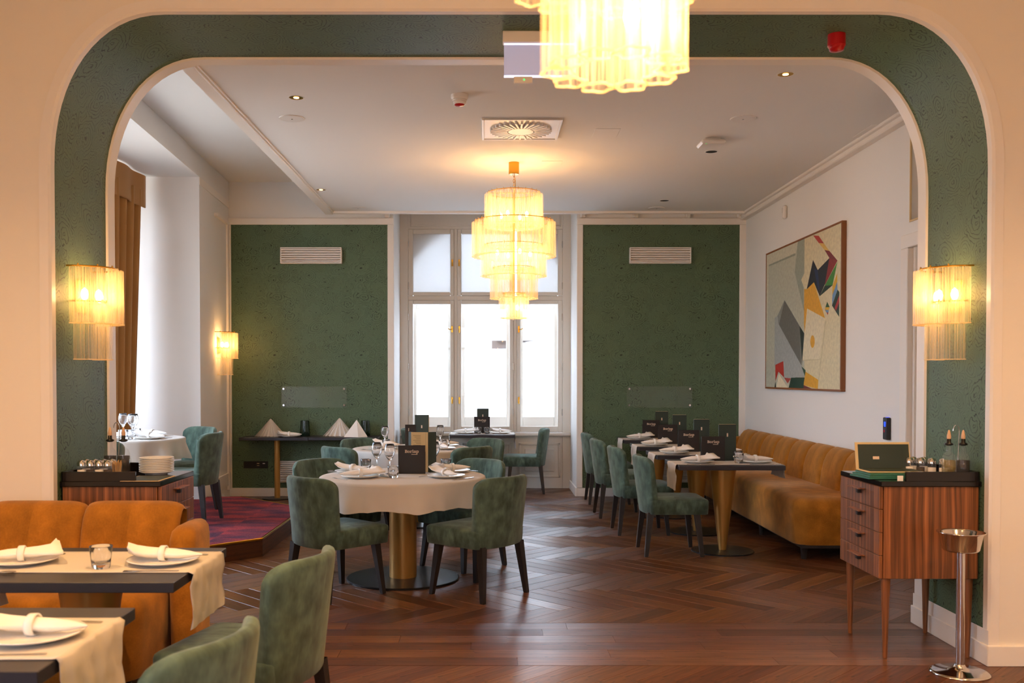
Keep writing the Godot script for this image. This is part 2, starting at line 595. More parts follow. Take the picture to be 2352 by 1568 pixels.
func lay_floor():
	var base = struct("floor", slab(ST(), [[-4.4, -3.6], [4.2, -3.6], [4.2, 13.4], [-4.4, 13.4]], -0.15, -0.011), M.floor_base)
	var n = 6
	var W = 0.13
	var L = n * W
	var list = []   # [centre, turn, polygon in plank axes or null, x, d]
	var meshes = []
	for k in 6: meshes.append(fin(plank_mesh(L, W, Vector2(k * 0.37, k * 0.231))))
	var q = sqrt(0.5)
	for area in [[-4.3, 4.1, 5.685, 12.66], [-3.3, 3.6, -3.4, 4.835]]:
		var rect := PackedVector2Array([Vector2(area[0], area[2]), Vector2(area[1], area[2]), Vector2(area[1], area[3]), Vector2(area[0], area[3])])
		var lo = -200
		for r in range(lo, 201):
			for k in range(-14, 15):
				for v in 2:
					# v 0: plank along (1, 1); v 1: plank along (-1, 1)
					var uc
					var vc
					if v == 0:
						uc = r * W + k * 2 * L + L * 0.5
						vc = r * W + W * 0.5
					else:
						uc = r * W + W * 0.5
						vc = (r - 2 * n + 1) * W + k * 2 * L + L * 0.5
					var x = (uc + vc) * q
					var d = (uc - vc) * q
					if x < area[0] - 0.4 or x > area[1] + 0.4 or d < area[2] - 0.4 or d > area[3] + 0.4: continue
					var dir = Vector2(q, q) if v == 0 else Vector2(q, -q)
					var nor = Vector2(-dir.y, dir.x)
					var c = Vector2(x, d)
					var poly := PackedVector2Array()
					var inside = true
					for e in [[-1, -1], [1, -1], [1, 1], [-1, 1]]:
						var pt = c + dir * e[0] * (L * 0.5 - 0.001) + nor * e[1] * (W * 0.5 - 0.001)
						poly.append(pt)
						if not Geometry2D.is_point_in_polygon(pt, rect): inside = false
					var cut = null
					if not inside:
						var got = Geometry2D.intersect_polygons(poly, rect)
						if got.is_empty(): continue
						cut = PackedVector2Array()
						for pt in got[0]: cut.append(Vector2((pt - c).dot(dir), -(pt - c).dot(nor)))
					# turn: local x must point along (dir.x, -dir.y) in x, z
					list.append([P(x, 0, d), atan2(dir.y, dir.x), cut, x, d])
	# straight boards in the archway
	for row in 6:
		var x = -2.3 - rng.randf() * 0.8
		while x < 2.6:
			var l = rng.randf_range(1.0, 1.5)
			var c = Vector2(x + l * 0.5, 4.84 + (row + 0.5) * 0.14)
			var hw = 0.0692
			list.append([P(c.x, 0, c.y), 0.0, PackedVector2Array([Vector2(-l * 0.5 + 0.001, -hw), Vector2(l * 0.5 - 0.001, -hw), Vector2(l * 0.5 - 0.001, hw), Vector2(-l * 0.5 + 0.001, hw)]), c.x, c.y])
			x += l
	var near = []
	for e in list:
		var u = 2200.0 * e[3] / maxf(e[4], 0.1) + 1118.0
		var seen = e[4] > 4.5 and u > 430 and u < 2300 and not (e[3] > 2.3 and e[4] > 5.9) and not (e[3] < -1.7 and e[4] > 7.4)
		e.append(e[4] if seen else 100.0 + absf(e[4] - 6))
		near.append(e)
	near.sort_custom(func(a, b): return a[5] < b[5])
	var far = []
	for k in 6: far.append(ST())
	for i in near.size():
		var e = near[i]
		var kind = rng.randi_range(0, 5)
		var s = meshes[rng.randi_range(0, 5)] if e[2] == null else extrude(ST(), e[2], 0.012, Transform3D(Basis(Vector3.RIGHT, Vector3.BACK, Vector3.DOWN), Vector3(0, -0.006, 0)))
		if i < 300:
			var o = part("plank", s, M["plank_%d" % kind], base, e[0])
			o.rotation.y = e[1]
		else:
			var m = s if s is Mesh else fin(s)
			far[kind].append_from(m, 0, Transform3D(Basis(Vector3.UP, e[1]), e[0]))
	for k in 6:
		var o := MeshInstance3D.new()
		o.name = "distant_planks"
		o.mesh = far[k].commit()
		o.set_surface_override_material(0, M["plank_%d" % k])
		base.add_child(o, true)
		o.set_meta("kind", "stuff")

func shell():
	# arch wall between the two rooms
	var poly := PackedVector2Array([Vector2(-4.4, -0.1), Vector2(-4.4, 4.1), Vector2(4.2, 4.1), Vector2(4.2, -0.1)])
	var inner = outline(0.006, -0.1)
	inner.reverse()
	poly.append_array(inner)
	struct("wall_front", extrude(ST(), poly, 0.84, Transform3D(Basis.IDENTITY, Vector3(0, 0, -5.26))), M.plaster_cream)
	struct("trim_1", arch_skin(ST(), [[0.045, 4.836], [0.0, 4.834], [-0.012, 4.844], [-0.012, 4.886], [0.001, 4.892]], 0.0), M.trim_white)
	struct("trim_2", arch_skin(ST(), [[0.001, 5.566], [-0.012, 5.572], [-0.012, 5.672], [0.0, 5.688], [0.05, 5.686]], 0.0), M.trim_white)
	struct("trim_3", arch_skin(ST(), [[0.0, 4.889], [0.0, 5.569]], 0.17, 1.0 / 1.06), M.wallpaper).set_meta("label", "green agate-patterned wallpaper lining the archway")
	var s = ST()
	for x in [[AL, 1], [AR, -1]]:
		ext(s, x[0] - 0.01, x[0] + x[1] * 0.022, 0, 0.105, 4.82, 5.70, 0.003)
		ext(s, x[0] - 0.01, x[0] + x[1] * 0.013, 0.1, 0.18, 4.83, 5.69, 0.003)
	ext(s, AR - 0.02, 3.6, 0, 0.1043, 4.818, 4.842, 0.003)
	ext(s, -3.3, AL + 0.02, 0, 0.1043, 4.818, 4.842, 0.003)
	ext(s, -2.82, AL + 0.02, 0, 0.1043, 5.678, 5.702, 0.003)
	ext(s, AR - 0.02, 3.16, 0, 0.1043, 5.678, 5.702, 0.003)
	struct("baseboard_front", s, M.trim_white)

	# near room: walls, ceiling, its windows stand beside and behind the camera
	struct("ceiling_near", ext(ST(), -3.5, 3.8, 3.475, 3.7, -3.6, 4.84), M.ceiling_white)
	struct("wall_near_west", wall_hole(ST(), false, -3.5, 4.84, 0, 3.55, -3.6, -3.3, [0.2, 1.4, 0.9, 2.6]), M.plaster_cream)
	struct("wall_near_east", ext(ST(), 3.6, 3.9, 0, 3.55, -3.5, 4.84), M.plaster_cream)
	struct("wall_rear", wall_hole(ST(), true, -3.6, 3.9, 0, 3.55, -3.7, -3.4, [-1.6, 0.0, 0.85, 3.0]), M.plaster_cream)
	for w in [["window_3", false], ["window_4", true]]:
		s = ST()
		var c0 = 0.2 if not w[1] else -1.6
		var c1 = 1.4 if not w[1] else 0.0
		var y0 = 0.9 if not w[1] else 0.85
		var y1 = 2.6 if not w[1] else 3.0
		var g = ST()
		for k in 4:
			var c = lerpf(c0, c1, k / 3.0)
			if w[1]: ext(s, c - 0.04, c + 0.04, y0, y1, -3.6, -3.53, 0.004)
			else: ext(s, -3.5, -3.43, y0, y1, c - 0.04, c + 0.04, 0.004)
		for y in [y0 + 0.02, lerpf(y0, y1, 0.68), y1 - 0.02]:
			if w[1]: ext(s, c0, c1, y - 0.03, y + 0.03, -3.595, -3.535, 0.004)
			else: ext(s, -3.495, -3.435, y - 0.03, y + 0.03, c0, c1, 0.004)
		var o = struct(w[0], s, M.window_white)
		if w[1]: ext(g, c0, c1, y0, y1, -3.567, -3.563)
		else: ext(g, -3.467, -3.463, y0, y1, c0, c1)
		part("pane", g, M.window_glass, o)

	# far room
	struct("ceiling", slab(ST(), [[-4.4, 5.6], [4.2, 5.6], [4.2, 13.0], [-4.4, 13.0]], 3.84, 4.1), M.ceiling_white)
	s = ST()
	ext(s, -1.91, 3.17, 3.43, 3.62, 5.67, 11.45, 0.002)
	var soffit = struct("ceiling_dropped", s, M.ceiling_white)
	# thin outlines of two inspection hatches and their covers
	for h in [[0.86, 1.06, 7.62, 7.90], [0.50, 0.69, 8.75, 8.92], [3.00, 3.13, 7.5, 7.9]]:
		s = ST()
		bx(s, P((h[0] + h[1]) * 0.5, 3.4285, (h[2] + h[3]) * 0.5), Vector3(h[1] - h[0], 0.004, h[3] - h[2]), 0.0015)
		part("hatch_cover", s, M.ceiling_white, soffit)
	s = ST()
	ext(s, -1.925, -1.83, 3.40, 3.445, 5.68, 11.47, 0.006)
	ext(s, -1.84, -1.815, 3.415, 3.44, 5.68, 11.45, 0.004)
	struct("trim_4", s, M.trim_white)
	s = ST()
	ext(s, -1.83, 3.16, 3.405, 3.44, 11.40, 11.47, 0.006)
	ext(s, 3.085, 3.165, 3.37, 3.435, 5.68, 11.74, 0.008)
	ext(s, 3.05, 3.10, 3.41, 3.437, 5.68, 11.45, 0.006)
	struct("trim_5", s, M.trim_white)

	# back wall with the window recess
	s = ST()
	ext(s, -4.3, -1.137, 0, 4.0, 11.74, 13.1)
	ext(s, 1.10, 4.1, 0, 4.0, 11.74, 13.1)
	ext(s, -1.2, 1.2, 3.62, 4.0, 12.6, 13.1)
	var wb = struct("wall_back", s, M.plaster)
	for x in [[-3.12, -1.211], [1.174, 3.085]]:
		s = ST()
		ext(s, x[0], x[1], 0.105, 3.32, 11.725, 11.745)
		part("wallpaper_panel", s, M.wallpaper_back, wb)
		# frame round the panel
		for f in [[x[0] - 0.075, x[0], 0.107, 3.319], [x[1], x[1] + 0.078, 0.107, 3.319], [x[0] - 0.075, x[1] + 0.078, 3.32, 3.40]]:
			part("panel_frame", ext(ST(), f[0], f[1], f[2], f[3], 11.705, 11.75, 0.006), M.trim_white, wb)
		for k in 4:
			var w = (x[1] - x[0]) / 3.0
			if x[0] + w * k < -1.75: continue
			part("coffer_rib", ext(ST(), x[0] + w * k - 0.03, x[0] + w * k + 0.03, 3.402, 3.62, 11.66, 11.75, 0.008), M.trim_white, wb)
		part("coffer_rail", ext(ST(), maxf(x[0], -1.83), x[1], 3.455, 3.475, 11.69, 11.75, 0.004), M.trim_white, wb)
		part("skirting", ext(ST(), x[0] - 0.08, x[1] + 0.08, 0, 0.105, 11.712, 11.75, 0.004), M.trim_white, wb)
	s = ST()
	ext(s, -1.142, -1.12, 0, 0.11, 11.72, 12.62, 0.003)
	ext(s, 1.083, 1.105, 0, 0.11, 11.72, 12.62, 0.003)
	struct("baseboard_back", s, M.trim_white)

	# east wall with the doorway and the glazed transom
	s = ST()
	ext(s, 3.16, 3.5, 0, 4.0, 7.19, 11.8)
	ext(s, 3.16, 3.5, 0, 4.0, 5.6, 6.2)
	ext(s, 3.16, 3.5, 3.42, 4.0, 6.2, 7.19)
	ext(s, 3.16, 3.5, 2.46, 2.62, 6.2, 7.19)
	struct("wall_right", s, M.plaster)
	s = ST()
	ext(s, 3.15, 3.17, 0, 0.1, 7.3, 11.74, 0.003)
	struct("baseboard_right", s, M.trim_white)
	s = ST()
	ext(s, 3.135, 3.20, 0, 2.429, 7.16, 7.28, 0.005)
	ext(s, 3.135, 3.20, 0, 2.429, 6.11, 6.23, 0.005)
	ext(s, 3.135, 3.20, 2.43, 2.53, 6.11, 7.28, 0.005)
	ext(s, 3.18, 3.45, 0, 2.45, 7.13, 7.165, 0.003)
	ext(s, 3.18, 3.45, 0, 2.45, 6.225, 6.26, 0.003)
	var door = struct("door_1", s, M.trim_white)
	s = ST()
	ext(s, 3.42, 3.46, 0.005, 2.44, 6.26, 7.13, 0.003)
	part("door_leaf", s, M.plaster, door)
	for y in [[0.25, 1.0], [1.15, 2.25]]: part("door_panel", ext(ST(), 3.412, 3.43, y[0], y[1], 6.42, 6.97, 0.008), M.trim_white, door)
	s = ST()
	ext(s, 3.158, 3.172, 2.622, 3.418, 7.175, 7.188, 0.002)
	ext(s, 3.158, 3.172, 2.622, 3.418, 6.202, 6.215, 0.002)
	ext(s, 3.158, 3.172, 2.622, 2.635, 6.216, 7.174, 0.002)
	ext(s, 3.158, 3.172, 3.405, 3.418, 6.216, 7.174, 0.002)
	var tr = struct("window_5", s, M.cream_card)
	part("pane", ext(ST(), 3.163, 3.167, 2.63, 3.41, 6.21, 7.18), M.window_glass, tr)
	part("wall_behind_pane", ext(ST(), 3.44, 3.5, 2.6, 3.45, 6.15, 7.2), M.plaster, tr)

	# west wall, slightly out of square, with the deep window bay
	s = ST()
	slab(s, [[-2.81, 5.68], [-2.885, 7.0], [-4.3, 7.0], [-4.3, 5.68]], 0, 3.95)
	struct("wall_left", s, M.plaster)
	struct("wall_bay_reveal", slab(ST(), [[-3.07, 10.27], [-3.155, 11.8], [-4.3, 11.8], [-4.3, 10.27]], 0, 3.95), M.plaster)
	struct("wall_bay_lintel", slab(ST(), [[-2.885, 7.0], [-3.07, 10.27], [-4.3, 10.27], [-4.3, 7.0]], 3.60, 3.95), M.plaster)
	s = ST()
	wall_hole(s, false, 6.9, 10.3, 0, 3.7, -4.3, -4.08, [7.1, 9.88, 0.40, 3.55])
	struct("wall_bay_window", s, M.plaster)
	s = ST()
	for k in 4:
		var d = lerpf(7.1, 9.88, k / 3.0)
		ext(s, -4.22, -4.15, 0.40, 3.55, d - 0.04, d + 0.04, 0.004)
	for y in [0.43, 2.7, 3.52]: ext(s, -4.215, -4.155, y - 0.035, y + 0.035, 7.1, 9.88, 0.004)
	ext(s, -4.3, -4.03, 0.36, 0.405, 7.05, 9.93, 0.006)
	var wl = struct("window_2", s, M.window_white)
	for k in 3: part("pane", ext(ST(), -4.187, -4.183, 0.40, 3.55, 7.13 + 0.927 * k, 8.0 + 0.927 * k), M.window_glass, wl)
	# flat mouldings on the wall beside the bay
	s = ST()
	slab(s, [[-3.06, 10.95], [-3.115, 11.64], [-3.15, 11.64], [-3.12, 10.95]], 3.30, 3.335)
	slab(s, [[-3.065, 10.276], [-3.14, 11.73], [-3.2, 11.73], [-3.1, 10.276]], 3.52, 3.598)
	slab(s, [[-3.115, 11.58], [-3.12, 11.62], [-3.18, 11.62], [-3.17, 11.58]], 0.1, 3.335)
	slab(s, [[-3.056, 10.262], [-3.131, 11.70], [-3.2, 11.70], [-3.1, 10.262]], 0.15, 0.30)
	struct("trim_6", s, M.trim_white)

	# platform in the bay
	var plan = [[-1.83, 7.79], [-1.83, 9.62], [-2.70, 10.5], [-3.085, 10.5], [-3.07, 10.27], [-4.08, 10.27], [-4.08, 7.0], [-2.885, 7.0], [-2.88, 6.76], [-2.84, 6.76]]
	var pf = thing("platform", "low red-carpeted wooden platform filling the window bay", "platform")
	part("wooden_base", slab(ST(), plan, 0.0, 0.143), M.step_wood, pf)
	var top = []
	for q in plan: top.append([-2.9 + (q[0] + 2.9) * 0.985, 8.7 + (q[1] - 8.7) * 0.992])
	part("carpet", slab(ST(), top, 0.142, 0.153), M.carpet, pf)
	s = ST()
	var edge = [P(-2.84, 0.146, 6.76), P(-1.832, 0.146, 7.79), P(-1.832, 0.146, 9.62), P(-2.70, 0.146, 10.5)]
	for k in 3:
		var a = edge[k]
		var b = edge[k + 1]
		var dir = (b - a).normalized()
		bx(s, (a + b) * 0.5, Vector3(0.016, 0.018, a.distance_to(b) + 0.012), 0.003, Basis(Vector3.UP.cross(dir), Vector3.UP, dir))
	part("brass_edge", s, M.brass, pf)

	window_back()
	# courtyard beyond the back window
	s = ST()
	ext(s, -9, 9, -0.5, 0.0, 13.1, 22)
	struct("ground_outside", s, M.facade)
	struct("wall_courtyard", ext(ST(), -9, 9, -0.5, 9.0, 19.0, 19.4), M.facade)
	var lv = thing("dark_shape", "unidentified brown slatted shape with curved lower edge on the bright courtyard wall", "dark_shape", P(0.1, 2.02, 18.98))  # made-up slatted panel for an unidentified dark shape beyond the window
	s = ST()
	var sh := PackedVector2Array([Vector2(0, 0.165)])
	for k in 13: sh.append(Vector2(0.98 - 0.0 * k, 0.165) if k == 0 else Vector2(0.98 - 0.55 * sin(PI * 0.5 * k / 12.0), 0.165 - 0.165 * (1.0 - cos(PI * 0.5 * k / 12.0))))
	sh.append(Vector2(0.0, 0.0))
	part("panel", extrude(ST(), sh, 0.06), M.dark_shape_body, lv)
	for k in 4: part("slat", box(Vector3(0.4 - k * -0.05, 0.145 - k * 0.018, 0.035), Vector3(0.8 - 0.06 * (3 - k) + 0.0, 0.006, 0.02), 0.001), M.dark_shape_slat, lv)

func window_back():
	var Z0 = 12.60
	var s = ST()
	# fixed frame
	ext(s, -1.14, -1.03, 0.0, 3.62, Z0 - 0.02, Z0 + 0.10, 0.006)
	ext(s, 0.995, 1.105, 0.0, 3.62, Z0 - 0.02, Z0 + 0.10, 0.006)
	ext(s, -1.05, 1.01, 3.40, 3.62, Z0 - 0.01, Z0 + 0.10, 0.006)
	ext(s, -1.05, 1.01, 2.47, 2.53, Z0 + 0.004, Z0 + 0.086, 0.005)
	ext(s, -0.43, -0.385, 0.74, 3.42, Z0, Z0 + 0.09, 0.005)
	ext(s, 0.35, 0.395, 0.74, 2.50, Z0, Z0 + 0.09, 0.005)
	var w = struct("window_1", s, M.window_white)
	part("window_sill", ext(ST(), -1.14, 1.105, 0.69, 0.735, Z0 - 0.07, Z0 + 0.10, 0.008), M.window_white, w)
	part("apron", ext(ST(), -1.14, 1.105, 0.0, 0.69, Z0, Z0 + 0.12, 0.0), M.window_white, w)
	# raised wainscot panels under the sill
	for q in [[-1.0, -0.42], [-0.32, 0.32], [0.42, 0.97]]:
		s = ST()
		for f in [[q[0], q[0] + 0.03, 0.14, 0.60], [q[1] - 0.03, q[1], 0.14, 0.60], [q[0], q[1], 0.14, 0.17], [q[0], q[1], 0.57, 0.60]]: ext(s, f[0], f[1], f[2], f[3], Z0 - 0.014, Z0 + 0.01, 0.005)
		ext(s, q[0] + 0.08, q[1] - 0.08, 0.22, 0.52, Z0 - 0.010, Z0 + 0.01, 0.008)
		part("apron_panel", s, M.window_white, w)
	for q in [[-1.0, -0.06], [0.0, 0.97]]:
		s = ST()
		for f in [[q[0], q[0] + 0.02, 3.43, 3.60], [q[1] - 0.02, q[1], 3.43, 3.60], [q[0], q[1], 3.43, 3.45]]: ext(s, f[0], f[1], f[2], f[3], Z0 - 0.02, Z0 + 0.0, 0.004)
		part("head_panel", s, M.window_white, w)
	# inner sashes
	var cols = [[-1.03, -0.43, -0.967, -0.478], [-0.385, 0.35, -0.334, 0.300], [0.395, 0.995, 0.443, 0.932]]
	for ci in 3:
		var c = cols[ci]
		for row in [[2.53, 3.40, 2.578, 3.337], [0.74, 2.47, 0.817, 2.417]]:
			s = ST()
			ext(s, c[0], c[2], row[0], row[1], Z0 - 0.015, Z0 + 0.045, 0.007)
			ext(s, c[3], c[1], row[0], row[1], Z0 - 0.015, Z0 + 0.045, 0.007)
			ext(s, c[2], c[3], row[0], row[2], Z0 - 0.014, Z0 + 0.045, 0.007)
			ext(s, c[2], c[3], row[3], row[1], Z0 - 0.014, Z0 + 0.045, 0.007)
			var sash = part("sash", s, M.window_white, w)
			var upper = row[0] > 2.0
			part("pane", ext(ST(), c[2], c[3], row[2], row[3], Z0 + 0.015, Z0 + 0.02), M.frosted_glass if upper else M.window_glass, sash)
			for y in ([2.66, 3.2] if upper else [1.0, 1.6, 2.25]):
				var hx = c[0] + 0.004 if ci != 2 else c[1] - 0.004
				if ci == 1: hx = c[1] - 0.004
				part("hinge", ext(ST(), hx - 0.006, hx + 0.006, y - 0.045, y + 0.045, Z0 - 0.024, Z0 - 0.01, 0.003), M.steel, sash)
	# brass handles beside the meeting stiles
	for q in [[-0.452, 2.96, 0], [-0.362, 2.96, 0], [-0.455, 2.09, -1], [-0.360, 2.09, 0], [-0.455, 1.16, 0], [-0.360, 1.16, 0], [0.420, 2.09, 1], [0.420, 1.16, 0]]:
		s = ST()
		bx(s, P(q[0], q[1], Z0 - 0.019), Vector3(0.022, 0.085, 0.008), 0.003)
		tube(s, [P(q[0], q[1], Z0 - 0.02), P(q[0], q[1], Z0 - 0.05)], 0.006, 8)
		if q[2] == 0: tube(s, [P(q[0], q[1] + 0.01, Z0 - 0.05), P(q[0], q[1] - 0.05, Z0 - 0.055)], 0.006, 8)
		else: tube(s, [P(q[0], q[1], Z0 - 0.05), P(q[0] + q[2] * 0.03, q[1] - 0.004, Z0 - 0.055), P(q[0] + q[2] * 0.055, q[1] + 0.01, Z0 - 0.05)], 0.006, 8)
		part("handle", s, M.brass, w)
	# outer sashes of the double window
	for ci in 3:
		var c = cols[ci]
		s = ST()
		var y = [0.80, 2.45]
		var iw = 0.06
		ext(s, c[0], c[0] + iw + 0.03, y[0], y[1], Z0 + 0.26, Z0 + 0.31, 0.005)
		ext(s, c[1] - iw - 0.03, c[1], y[0], y[1], Z0 + 0.26, Z0 + 0.31, 0.005)
		ext(s, c[0] + iw + 0.031, c[1] - iw - 0.031, y[0], 0.93, Z0 + 0.26, Z0 + 0.31, 0.005)
		ext(s, c[0] + iw + 0.031, c[1] - iw - 0.031, 2.37, y[1], Z0 + 0.26, Z0 + 0.31, 0.005)
		var os = part("outer_sash", s, M.window_white, w)
		part("pane", ext(ST(), c[0] + iw, c[1] - iw, 0.93, 2.37, Z0 + 0.283, Z0 + 0.287), M.window_glass, os)
	# arched head of the outer wall behind the frosted lights
	var poly := PackedVector2Array([Vector2(-1.14, 2.43), Vector2(-1.14, 3.7), Vector2(1.105, 3.7), Vector2(1.105, 2.43)])
	for k in 21:
		var t = PI * k / 20.0
		poly.append(Vector2(-0.02 + 1.03 * cos(t), 2.60 + 0.85 * sin(t)))
	part("arched_head", extrude(ST(), poly, 0.18, Transform3D(Basis.IDENTITY, P(0, 0, Z0 + 0.155))), M.facade, w)
	part("outer_reveal", ext(ext(ST(), -1.3, -1.05, -0.1, 3.7, Z0 + 0.2, Z0 + 0.5), 1.02, 1.3, -0.1, 3.7, Z0 + 0.2, Z0 + 0.5), M.facade, w)
	part("outer_sill", ext(ST(), -1.14, 1.105, 0.0, 0.80, Z0 + 0.12, Z0 + 0.5), M.facade, w)

# ---------- furniture ----------
var chair0
func face(a, b): return atan2(-a, b)   # turn that makes a thing look along (a, b) in x and depth

func make_chair():
	var t = thing("dining_chair", "", "chair")
	var s = ST()
	var rows = []
	for q in [[0.345, 0.468, 0.462], [0.349, 0.480, 0.474], [0.40, 0.486, 0.480], [0.448, 0.488, 0.482], [0.459, 0.482, 0.476], [0.466, 0.466, 0.460], [0.474, 0.40, 0.39], [0.481, 0.22, 0.22]]: rows.append(rrect(q[1], q[2], 0.034, q[0], 5, Vector3(0, 0, -0.028)))
	loft(s, rows, true, 1)
	fan(s, rows[-1], Vector3(0, 0.482, -0.028), true, 1)
	fan(s, rows[0], Vector3(0, 0.345, -0.028), false, 2)
	part("seat", s, M.green_velvet, t)
	s = ST()
	rows = []
	for q in [[0.0, 0.8], [0.015, 1.0], [0.2, 1.0], [0.4, 1.0], [0.6, 1.0], [0.75, 1.0], [0.84, 1.0], [0.90, 1.0], [0.94, 0.97], [0.965, 0.88], [0.985, 0.68], [1.0, 0.30]]:
		var k = q[0]
		var hw = lerpf(0.226, 0.264, k)
		if k > 0.90: hw -= 0.02 * (1.0 - sqrt(maxf(0.0, 1.0 - pow((k - 0.90) / 0.10, 2.0))))
		var th = 0.088 * (1.0 - 0.42 * k) * q[1]
		var row := PackedVector3Array()
		for side in 2:
			for j in 19:
				var u = cos(PI * j / 18.0)
				if side == 1: u = -u
				var e = 1.0 - pow(absf(u), 20.0) * 0.45
				var z = 0.215 + 0.085 * k - (0.055 + 0.045 * k) * u * u + (0.5 if side == 0 else -0.5) * th * e
				row.append(Vector3(hw * u, 0.345 + (0.468 - 0.042 * pow(absf(u), 9.0)) * k, z))
		rows.append(row)
	loft(s, rows, true, 1)
	var top = Vector3.ZERO
	for p in rows[-1]: top += p / rows[-1].size()
	var a = rows[-1]
	for j in 18:
		tri(s, a[j], a[j + 1], a[37 - j - 1], Vector2.ZERO, Vector2.ZERO, Vector2.ZERO, 1)
		tri(s, a[j], a[37 - j - 1], a[37 - j], Vector2.ZERO, Vector2.ZERO, Vector2.ZERO, 1)
	part("backrest", s, M.green_velvet, t)
	for x in [-1, 1]:
		for z in [-1, 1]:
			s = ST()
			rows = []
			for q in [[0.0, 0.0132, 0.0], [0.012, 0.0148, 0.03], [0.36, 0.0245, 1.0]]:
				var c = Vector3(x * lerpf(0.226, 0.192, q[2]), q[0], z * lerpf(0.228, 0.188, q[2]) + 0.012)
				rows.append(PackedVector3Array([c + Vector3(q[1], 0, -q[1]), c + Vector3(q[1], 0, q[1]), c + Vector3(-q[1], 0, q[1]), c + Vector3(-q[1], 0, -q[1])]))
			loft(s, rows, true, -1)
			fan(s, rows[0], Vector3(rows[0][0].x - 0.013 * 1, 0, rows[0][0].z + 0.013), false, -1)
			part("leg", s, M.dark_leg, t)
	return t

func chairs():
	var near = "green velvet chair at round table nearer the archway, on its "
	var far = "green velvet chair at round table nearer the window, on its "
	var row = " banquette-row table from the archway"
	var list = [
		[-0.06, 6.48, -0.76, 0.65, near + "banquette and arch side", "chairs at the round table nearer the archway", 0.0],
		[-1.015, 6.46, 0.69, 0.72, near + "platform and arch side", "chairs at the round table nearer the archway", 0.0],
		[-1.17, 7.44, 0.74, -0.67, near + "platform and window side", "chairs at the round table nearer the archway", 0.0],
		[-0.19, 7.42, -0.68, -0.73, near + "banquette and window side", "chairs at the round table nearer the archway", 0.0],
		[-0.28, 9.17, -0.70, 0.71, far + "banquette and arch side", "chairs at the round table nearer the window", 0.0],
		[-1.25, 9.15, 0.69, 0.72, far + "platform and arch side", "chairs at the round table nearer the window", 0.0],
		[-1.20, 10.03, 0.74, -0.67, far + "platform and window side", "chairs at the round table nearer the window", 0.0],
		[-0.15, 10.0, -0.68, -0.73, far + "banquette and window side", "chairs at the round table nearer the window", 0.0],
		[1.54, 8.0, 1, 0, "green velvet dining chair at the first" + row, "chairs along the banquette row", 0.0],
		[1.46, 9.05, 1, 0.02, "green velvet dining chair at the second" + row, "chairs along the banquette row", 0.0],
		[1.41, 10.12, 1, 0.03, "green velvet dining chair at the third" + row, "chairs along the banquette row", 0.0],
		[1.42, 11.19, 1, 0.0, "green velvet dining chair at the fourth" + row, "chairs along the banquette row", 0.0],
		[0.48, 12.17, -1, 0.03, "green velvet chair on the banquette side of the window recess table", "chairs in the window recess", 0.0],
		[-0.77, 12.15, 1, 0.0, "green velvet chair on the platform side of the window recess table", "chairs in the window recess", 0.0],
		[-2.72, 8.68, -1, 0.06, "green velvet dining chair on the red platform with its back to the room", "chairs on the platform", 0.153],
		[-3.0, 9.42, -0.62, -0.78, "teal velvet dining chair in the corner of the red platform below the wall sconce", "chairs on the platform", 0.153],
		[-3.16, 7.85, 0.0, 1.0, "green velvet dining chair on the red platform on the arch side of its table", "chairs on the platform", 0.153],
		[-0.90, 3.61, -0.97, 0.237, "teal green velvet chair at the dark table nearest the archway sofa", "chairs at the dark tables by the sofa", 0.0],
		[-0.93, 2.50, -0.97, 0.237, "teal green velvet chair at the dark table farthest from the archway sofa", "chairs at the dark tables by the sofa", 0.0],
	]
	chair0 = make_chair()
	for i in list.size():
		var q = list[i]
		var o = chair0 if i == 0 else dup(chair0, Vector3.ZERO, 0)
		o.position = P(q[0], q[6], q[1])
		o.rotation.y = face(q[2], q[3])
		tag(o, q[4], "", q[5])

